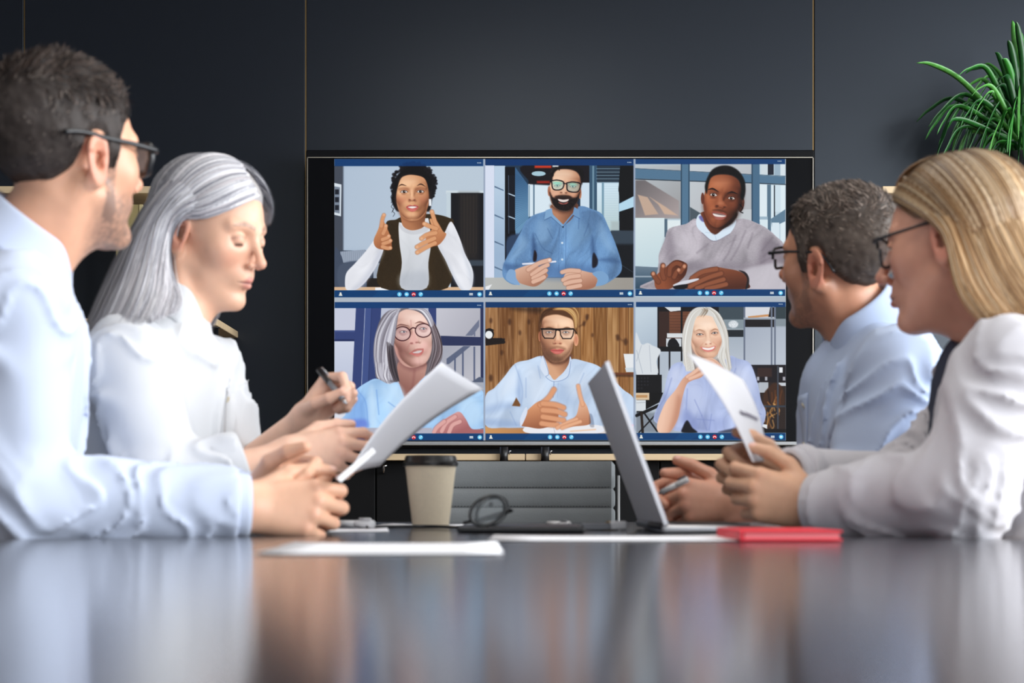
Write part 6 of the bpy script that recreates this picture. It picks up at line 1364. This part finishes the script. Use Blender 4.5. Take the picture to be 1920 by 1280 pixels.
for s, xx in ((-1, x0), (1, x1)):
    MB().tube([(xx, CY-.05, zs[0]-.03), (xx, CY-.05, zs[-1]-.05), (xx+s*.005, CY-.1, .47), (xx, CY-.35, .44)], .003, 12).build('side_frame', MATS['tv_bar'], ch, smooth=True)
st = MB(); stm = mat('stitching', rgb(24, 24, 26), .7)
for zz in zs[1:4]:
    for k in range(60):
        u = x0+.02+(x1-x0-.04)*(k+.5)/60; yy = CY-.05*(2*(u-x0)/(x1-x0)-1)**2-.0125
        st.box(u-.0018, yy-.0012, zz+.0035, u+.0018, yy+.004, zz+.0048)
o_ = st.build('stitching', stm, ch); o_['kind'] = 'stuff'
MB().box(x0+.01, CY-.46, .42, x1-.01, CY-.02, .49, .025, 4).build('seat', leather, ch, ang=40)
MB().tube([(0, CY-.22, .42), (0, CY-.22, .12)], .03, 16).build('gas_column', chrome_m, ch, smooth=True)
for k in range(5):
    a = k/5*2*math.pi+.3; MB().tube([(0, CY-.22, .12), (.28*math.cos(a), CY-.22+.28*math.sin(a), .07)], [.024, .014], 10).build('base_arm', chrome_m, ch, smooth=True)
    MB().lathe([(0, 0), (.02, .004), (.026, .02), (.02, .05), (0, .056)], (.28*math.cos(a), CY-.22+.28*math.sin(a), .002), 16).build('caster', black, ch, smooth=True)
def mkbody(p, N0, tf, w_, lean=0.):
    p['N0'] = np.array(N0, float); p['tf'] = nrm(tf); p['tl'] = np.cross([0, 0, 1], p['tf'])
    p['pelvis'] = np.array(p['pelvis'], float)
    tu = nrm(p['N0']-(p['pelvis']+[0, 0, .1])); p['tf0'] = p['tf']; p['tf'] = nrm(p['tf']-tu*(p['tf']@tu)*.6); p['tl'] = nrm(np.cross(tu, p['tf'])); p['tf'] = np.cross(p['tl'], tu); p['tu'] = tu; p['w'] = w_
    return p
shirt_blue = mat('shirt_light_blue', rgb(200, 210, 232), .8, spec=.2, bump=((900, 900, 900), .12, .0006), var=((5, 5, 5), .03, 2), sheen=.1)
shirt_white = mat('shirt_white_linen', rgb(206, 208, 212), .85, spec=.2, bump=((700, 700, 160), .25, .0008), sheen=.1)
shirt_sky = mat('shirt_sky_blue', rgb(184, 200, 228), .8, spec=.2, bump=((900, 900, 900), .12, .0006), sheen=.1)
jacket_m = mat('jacket_off_white', rgb(204, 202, 208), .85, spec=.2, bump=((600, 600, 600), .3, .001), sheen=.1)
dark_top = mat('dark_blouse', rgb(58, 64, 82), .7, bump=((300, 300, 300), .2, .001))
FIST = [(55, 62, 30), (58, 66, 32), (60, 68, 34), (62, 66, 36)]
# --- man in front left, dark hair, glasses, looking at the screen
def hair_man1(p, H):
    R, c0, sc = H
    def comb(P):
        t = sst(P[:, 2], .06, .11)[:, None]; side = np.array([-.6, 0, -.55]); top = np.array([.75, .25, .15])
        return side*(1-t)+top*t+.5*np.stack([noise3(P*22), noise3(P*28+7), noise3(P*28+13)], 1)
    V, Fq, C = short_hair(p, 14000, (.011, .022), [(36, 27, 24), (48, 37, 33), (22, 17, 16), (66, 54, 48)], [(84, 74, 70), (64, 56, 54), (104, 94, 88), (48, 42, 40)], comb)
    return [(V@R.T*sc+c0, Fq, C)]
p1 = dict(key='a', label='man in pale blue shirt and dark glasses leaning in nearest left', head=(-.6122, 1.9572, 1.2521), rot=(52.7, 6.8, 5.7), sc=1., g=0., skin=(226, 172, 142), brow=(60, 46, 40), stubble=(104, 86, 80), stubm=.8, hairline=LINE_M, side=.006, top=.010, clump=.35, fade=.02, pelvis=(-.88, 1.93, .50), hair=hair_man1, hrough=.5, hspec=.18)
mkbody(p1, (-.690, 1.955, 1.110), (math.cos(.32), math.sin(.32), 0), .185)
e1, w1 = at(45, 938, 1.79), at(462, 948, 1.87); e2, w2 = np.array([-.70, 2.09, .79]), at(470, 941, 1.98)
p1.update(neck=.059, nr=.068, belly=np.array([-.775, 1.975, .84]), fat=.01, rs=(.064, .056, .044), fold=.009, wear='shirt', cloth=shirt_blue, cup=.034,
          arms=[(at(28, 575, 1.79), e1, w1, np.linalg.norm(w1-e1)-.012), (np.array([-.755, 2.11, 1.03]), e2, w2, np.linalg.norm(w2-e2)-.01)],
          hands=[dict(wrist=w1, X=(.96, .10, -.02), back=(.12, -1, .25), right=True, pose=dict(curl=[(42, 58, 30), (50, 60, 32), (56, 62, 34), (60, 60, 36)], thumb=[(.75, .62, -.25), (.95, .25, -.3), (.97, .0, -.3)]), elbow=e1, skin=(232, 182, 152), red=(222, 150, 124), farm=.034),
                 dict(wrist=w2, X=(.9, -.08, .36), back=(-.1, .9, .4), right=False, pose=dict(curl=FIST, thumb=[(.8, .6, -.2), (.95, .2, -.3), (.97, .0, -.3)]), elbow=e2, skin=(232, 182, 152), red=(222, 150, 124), farm=.034)])
P1, S1 = build_person(p1)
collar(p1, 'collar', shirt_blue, S1, rise=.036, fall=.052, point=.03, gap=20)
cuff('cuff', shirt_blue, S1, w1, e1, .040, .07, -.004); cuff('cuff', shirt_blue, S1, w2, e2, .040, .07, -.004)
glasses(P1, p1['H'], rgb(22, 24, 28), lens_h=.040, rim=.0044, temple=.0044, dz=.008, round_=4.5, straight=True)
# --- woman with long grey hair
def hair_woman1(p, H):
    R, c0, sc = H
    A = lambda *q: [at(*x) for x in q]
    near = [A((456, 376, 2.365), (420, 394, 2.335), (380, 405, 2.325), (346, 403, 2.328), (328, 420, 2.34), (315, 460, 2.345), (322, 520, 2.335), (338, 560, 2.315), (326, 588, 2.29)),
            A((446, 356, 2.365), (405, 366, 2.335), (360, 382, 2.318), (322, 412, 2.318), (306, 475, 2.315), (304, 545, 2.28), (286, 600, 2.20)),
            A((434, 338, 2.375), (385, 335, 2.34), (335, 362, 2.32), (295, 420, 2.312), (275, 500, 2.29), (253, 570, 2.23), (226, 622, 2.17)),
            A((425, 318, 2.39), (370, 314, 2.355), (315, 355, 2.335), (265, 430, 2.325), (225, 520, 2.295), (188, 602, 2.23), (160, 662, 2.18)),
            A((410, 304, 2.41), (350, 316, 2.39), (290, 372, 2.38), (237, 458, 2.38), (190, 555, 2.35), (153, 645, 2.30), (136, 705, 2.26)),
            A((400, 303, 2.45), (340, 328, 2.46), (280, 388, 2.46), (230, 480, 2.46), (196, 565, 2.45), (165, 645, 2.43), (150, 700, 2.41))]
    far = [A((434, 340, 2.385), (462, 352, 2.405), (488, 372, 2.43), (501, 396, 2.455), (499, 422, 2.465)), A((425, 318, 2.40), (462, 325, 2.415), (491, 350, 2.445), (506, 385, 2.47), (502, 416, 2.475)), A((410, 304, 2.41), (450, 308, 2.44), (485, 338, 2.48), (501, 378, 2.51), (498, 415, 2.51))]
    under = [A((446, 430, 2.50), (432, 500, 2.50), (418, 560, 2.50), (397, 612, 2.48)), A((420, 420, 2.52), (408, 500, 2.52), (394, 565, 2.51), (374, 625, 2.49))]
    pal = [(206, 206, 210), (184, 184, 190), (160, 160, 168), (222, 222, 226), (132, 132, 142), (196, 190, 194)]
    parts = long_hair(p, H, [(near, .66, .004), (far, .17, .005), (under, .09, .004)], 7600, pal, .0018)
    dk = [(96, 98, 108), (70, 72, 82), (124, 126, 136)]
    parts += long_hair(p, H, [([near[4], near[5]], 1., .003)], 1000, dk, .0018, seed=5)
    V, Fq = hair_cap(p, .0035); V = V@R.T*sc+c0
    parts.append((V, Fq, s2l((168, 164, 164))))
    return parts
p2 = dict(key='b', label='woman with long silver grey hair in a white shirt, reading', head=(-.5109, 2.4037, 1.2307), rot=(-22.3, -15.1, 4.7), sc=.95, g=1., lids=True, skin=(228, 180, 152), lip=(206, 122, 116), brow=(120, 92, 80), browm=.75, hairline=LINE_W, side=.005, top=.007, clump=.0, pelvis=(-.80, 2.43, .50), hair=hair_woman1, hrough=.38, hspec=.45)
mkbody(p2, (-.578, 2.388, 1.082), (math.cos(-.2), math.sin(-.2), 0), .165)
e1, w1 = at(318, 916, 2.17), at(540, 852, 2.22); e2, w2 = at(425, 905, 2.5), at(574, 782, 2.42)
p2.update(neck=.048, nr=.058, belly=np.array([-.64, 2.39, .84]), rs=(.062, .058, .05), fold=.0105, wear='shirt', cloth=shirt_white, yoke=.03, cup=.022,
          arms=[(at(232, 676, 2.22), e1, w1, .115), (np.array([-.545, 2.545, 1.015]), e2, w2, .07)],
          hands=[dict(wrist=w1, X=(.93, .05, .12), back=(-.05, -1, .35), right=True, pose=dict(curl=[(28, 40, 18), (38, 46, 24), (48, 52, 28), (56, 56, 30)], thumb=[(.75, .62, -.3), (.95, .2, -.35), (.97, .02, -.3)]), elbow=e1, skin=(232, 188, 164), red=(224, 158, 136), farm=.036, sc=.93, show=.2),
                 dict(wrist=w2, X=(.62, -.25, .70), back=(-.65, .55, .5), right=False, pose=dict(curl=[(48, 60, 25), (70, 82, 45), (76, 86, 50), (78, 84, 50)], thumb=[(.7, .45, -.6), (.85, .0, -.55), (.9, -.2, -.35)]), elbow=e2, skin=(232, 188, 164), red=(224, 158, 136), farm=.034, sc=.9, show=.2)])
P2, S2 = build_person(p2)
collar(p2, 'collar', shirt_white, S2, rise=.030, fall=.064, point=.05, gap=14, spread=2.)
for (sh, el, wr, cut), r in zip(p2['arms'], (.054, .05)):
    cuff('cuff', shirt_white, S2, el+nrm(wr-el)*cut, el, r, .05, -.004)
butm = mat('button_cream', rgb(206, 196, 170), .4)
front_seam(p2, S2, shirt_white, .05, .30, 4, butm)
# --- man at the far right, seen from behind his left ear
def hair_man2(p, H):
    R, c0, sc = H
    def comb(P):
        t = sst(P[:, 2], .07, .12)[:, None]; side = np.array([-.75, 0, -.45]); top = np.array([.7, -.3, .1])
        return side*(1-t)+top*t+.55*np.stack([noise3(P*30), noise3(P*30+7), noise3(P*30+13)], 1)
    V, Fq, C = short_hair(p, 14000, (.012, .019), [(96, 82, 74), (70, 60, 54), (140, 126, 116), (50, 43, 40)], [(122, 108, 98), (92, 80, 72), (146, 132, 122), (66, 58, 52)], comb)
    return [(V@R.T*sc+c0, Fq, C)]
p3 = dict(key='c', label='man in light blue shirt seen from behind, beside the blonde woman', head=(.5782, 2.5253, 1.2058), rot=(133.9, 9.8, -12.), sc=1., g=0., skin=(206, 148, 118), brow=(70, 54, 46), stubble=(104, 84, 76), stubm=.6, hairline=LINE_M, side=.007, top=.010, clump=.25, fade=.025, pelvis=(.86, 2.55, .50), hair=hair_man2, hrough=.5, hspec=.2)
mkbody(p3, (.640, 2.545, 1.085), (-1, .05, 0), .185)
e1, w1 = at(1622, 928, 2.36), at(1388, 948, 2.30); e2, w2 = np.array([.63, 2.70, .80]), at(1345, 932, 2.42)
p3.update(neck=.06, nr=.068, belly=np.array([.68, 2.55, .84]), rs=(.066, .064, .056), fold=.010, wear='shirt', cloth=shirt_sky, yoke=.036, cup=.026,
          arms=[(at(1688, 690, 2.37), e1, w1, .05), (np.array([.665, 2.73, 1.01]), e2, w2, .06)],
          hands=[dict(wrist=w1, X=(-.97, .05, .10), back=(-.15, -1, .30), right=False, pose=dict(curl=[(60, 70, 35), (62, 70, 38), (64, 70, 38), (66, 68, 38)], thumb=[(.72, .66, -.2), (.9, .45, -.2), (.95, .3, -.2)]), elbow=e1, skin=(222, 164, 138), red=(216, 138, 116), farm=.038, show=.24),
                 dict(wrist=w2, X=(-.98, -.16, .06), back=(-.1, .8, .6), right=True, pose=dict(curl=[(38, 55, 30), (48, 60, 34), (58, 62, 34), (62, 62, 36)], thumb=[(.8, .6, -.2), (.95, .3, -.2), (.97, .1, -.2)]), elbow=e2, skin=(222, 164, 138), red=(216, 138, 116), farm=.038, show=.22)])
P3, S3 = build_person(p3)
collar(p3, 'collar', shirt_sky, S3, rise=.036, fall=.052, point=.03, gap=20)
front_seam(p3, S3, shirt_sky, .05, .28, 4, butm)
for (sh, el, wr, cut) in p3['arms']: cuff('cuff', shirt_sky, S3, el+nrm(wr-el)*cut, el, .062, .05, -.006)
glasses(P3, p3['H'], rgb(24, 24, 28), lens_h=.036, rim=.0022, temple=.003, dz=.010, round_=4.5)
# --- blonde woman in the off-white jacket
def hair_woman2(p, H):
    R, c0, sc = H
    Z = lambda q: [at(1620+x/3.557, 280+y/3.557, d) for x, y, d in q]
    near = [Z([(215, 330, 2.05), (330, 375, 2.0), (440, 450, 1.96), (545, 560, 1.945), (585, 700, 1.94), (625, 880, 1.93), (690, 1020, 1.915), (770, 1125, 1.90)]),
            Z([(270, 240, 2.05), (420, 315, 1.985), (555, 450, 1.95), (640, 640, 1.935), (700, 820, 1.925), (780, 980, 1.905), (880, 1115, 1.885)]),
            Z([(370, 160, 2.045), (540, 262, 1.975), (680, 430, 1.945), (780, 640, 1.93), (870, 830, 1.915), (970, 1000, 1.895), (1070, 1125, 1.875)]),
            Z([(480, 92, 2.035), (650, 185, 1.97), (800, 365, 1.94), (910, 580, 1.925), (1010, 780, 1.91), (1120, 950, 1.89), (1230, 1110, 1.87)]),
            Z([(600, 48, 2.03), (760, 118, 1.975), (900, 285, 1.95), (1030, 480, 1.935), (1140, 700, 1.92), (1250, 900, 1.905), (1350, 1090, 1.885)]),
            Z([(680, 46, 2.05), (830, 120, 2.02), (975, 270, 2.0), (1110, 440, 1.99), (1250, 680, 1.98), (1390, 900, 1.96), (1480, 1090, 1.94)])]
    far = [Z([(600, 48, 2.03), (480, 70, 2.07), (330, 130, 2.11), (240, 220, 2.14), (210, 330, 2.15)]), Z([(680, 46, 2.05), (560, 56, 2.11), (420, 100, 2.15), (330, 190, 2.17), (300, 320, 2.17)])]
    pal = [(204, 166, 122), (182, 142, 98), (220, 186, 144), (162, 122, 82), (232, 204, 168), (140, 104, 70)]
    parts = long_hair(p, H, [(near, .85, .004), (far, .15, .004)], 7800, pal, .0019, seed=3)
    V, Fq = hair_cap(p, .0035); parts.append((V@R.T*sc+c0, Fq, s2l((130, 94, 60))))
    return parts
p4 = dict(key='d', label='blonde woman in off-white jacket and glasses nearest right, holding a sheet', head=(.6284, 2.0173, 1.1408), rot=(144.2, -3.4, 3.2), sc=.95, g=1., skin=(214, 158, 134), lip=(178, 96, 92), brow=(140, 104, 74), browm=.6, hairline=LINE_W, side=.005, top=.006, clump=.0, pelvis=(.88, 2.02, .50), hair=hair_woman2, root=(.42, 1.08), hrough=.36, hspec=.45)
mkbody(p4, (.702, 2.015, 1.030), (-.96, .26, 0), .165)
e1, w1 = at(1800, 925, 1.80), at(1530, 950, 1.93); e2, w2 = np.array([.62, 2.22, .80]), at(1478, 897, 2.08)
def carve4(P):
    q = (P-p4['N0'])@np.stack([p4['tf'], p4['tl'], p4['tu']], 1)
    wd = .050+.28*np.minimum(q[:, 2], 0.02)
    return -smax(smax(smax(np.abs(q[:, 1])-np.maximum(wd, -.05), .02-q[:, 0], .01), -.22-q[:, 2], .01), q[:, 0]-.165, .01)
p4.update(neck=.047, nr=.056, belly=np.array([.76, 2.02, .82]), rs=(.062, .056, .047), fold=.009, wear='jacket', cloth=jacket_m, inner=dark_top, carve=carve4,
          arms=[(at(1890, 695, 1.835), e1, w1, np.linalg.norm(w1-e1)-.01), (np.array([.75, 2.175, .955]), e2, w2, np.linalg.norm(w2-e2)-.01)],
          hands=[dict(wrist=w1, X=(-.93, .12, .22), back=(-.2, -1, .05), right=False, pose=dict(curl=[(35, 55, 28), (48, 62, 32), (58, 66, 34), (64, 64, 36)], thumb=[(.72, .66, -.25), (.9, .35, -.35), (.95, .1, -.35)]), elbow=e1, skin=(222, 174, 142), red=(216, 150, 122), farm=.033, sc=.94),
                 dict(wrist=w2, X=(-.95, -.1, .25), back=(.1, .9, .4), right=True, pose=dict(curl=FIST, thumb=[(.8, .6, -.2), (.95, .3, -.2), (.97, .1, -.2)]), elbow=e2, skin=(222, 174, 142), red=(216, 150, 122), farm=.033, sc=.93)])
P4, S4 = build_person(p4)
cuff('cuff', jacket_m, S4, w1, e1, .043, .03, -.004); cuff('cuff', jacket_m, S4, w2, e2, .043, .03, -.004)
glasses(P4, p4['H'], rgb(22, 20, 24), lens_w=.056, lens_h=.044, rim=.0022, temple=.0028, dz=.006, round_=2.6)
# ------------------------------------------------------------------ CHAIRS OF THE FOUR PEOPLE (under and behind them)
seat_chair(p1['pelvis'][0]-.02, p1['pelvis'][1], math.atan2(.1, 1), 'dark grey leather chair under the man nearest left')
seat_chair(p2['pelvis'][0]-.02, p2['pelvis'][1], math.atan2(-.06, 1), 'dark grey leather chair under the silver-haired woman')
seat_chair(p3['pelvis'][0]+.02, p3['pelvis'][1], math.pi, 'dark grey leather chair under the man at far right')
seat_chair(p4['pelvis'][0]+.02, p4['pelvis'][1], math.pi-.08, 'dark grey leather chair under the blonde woman')
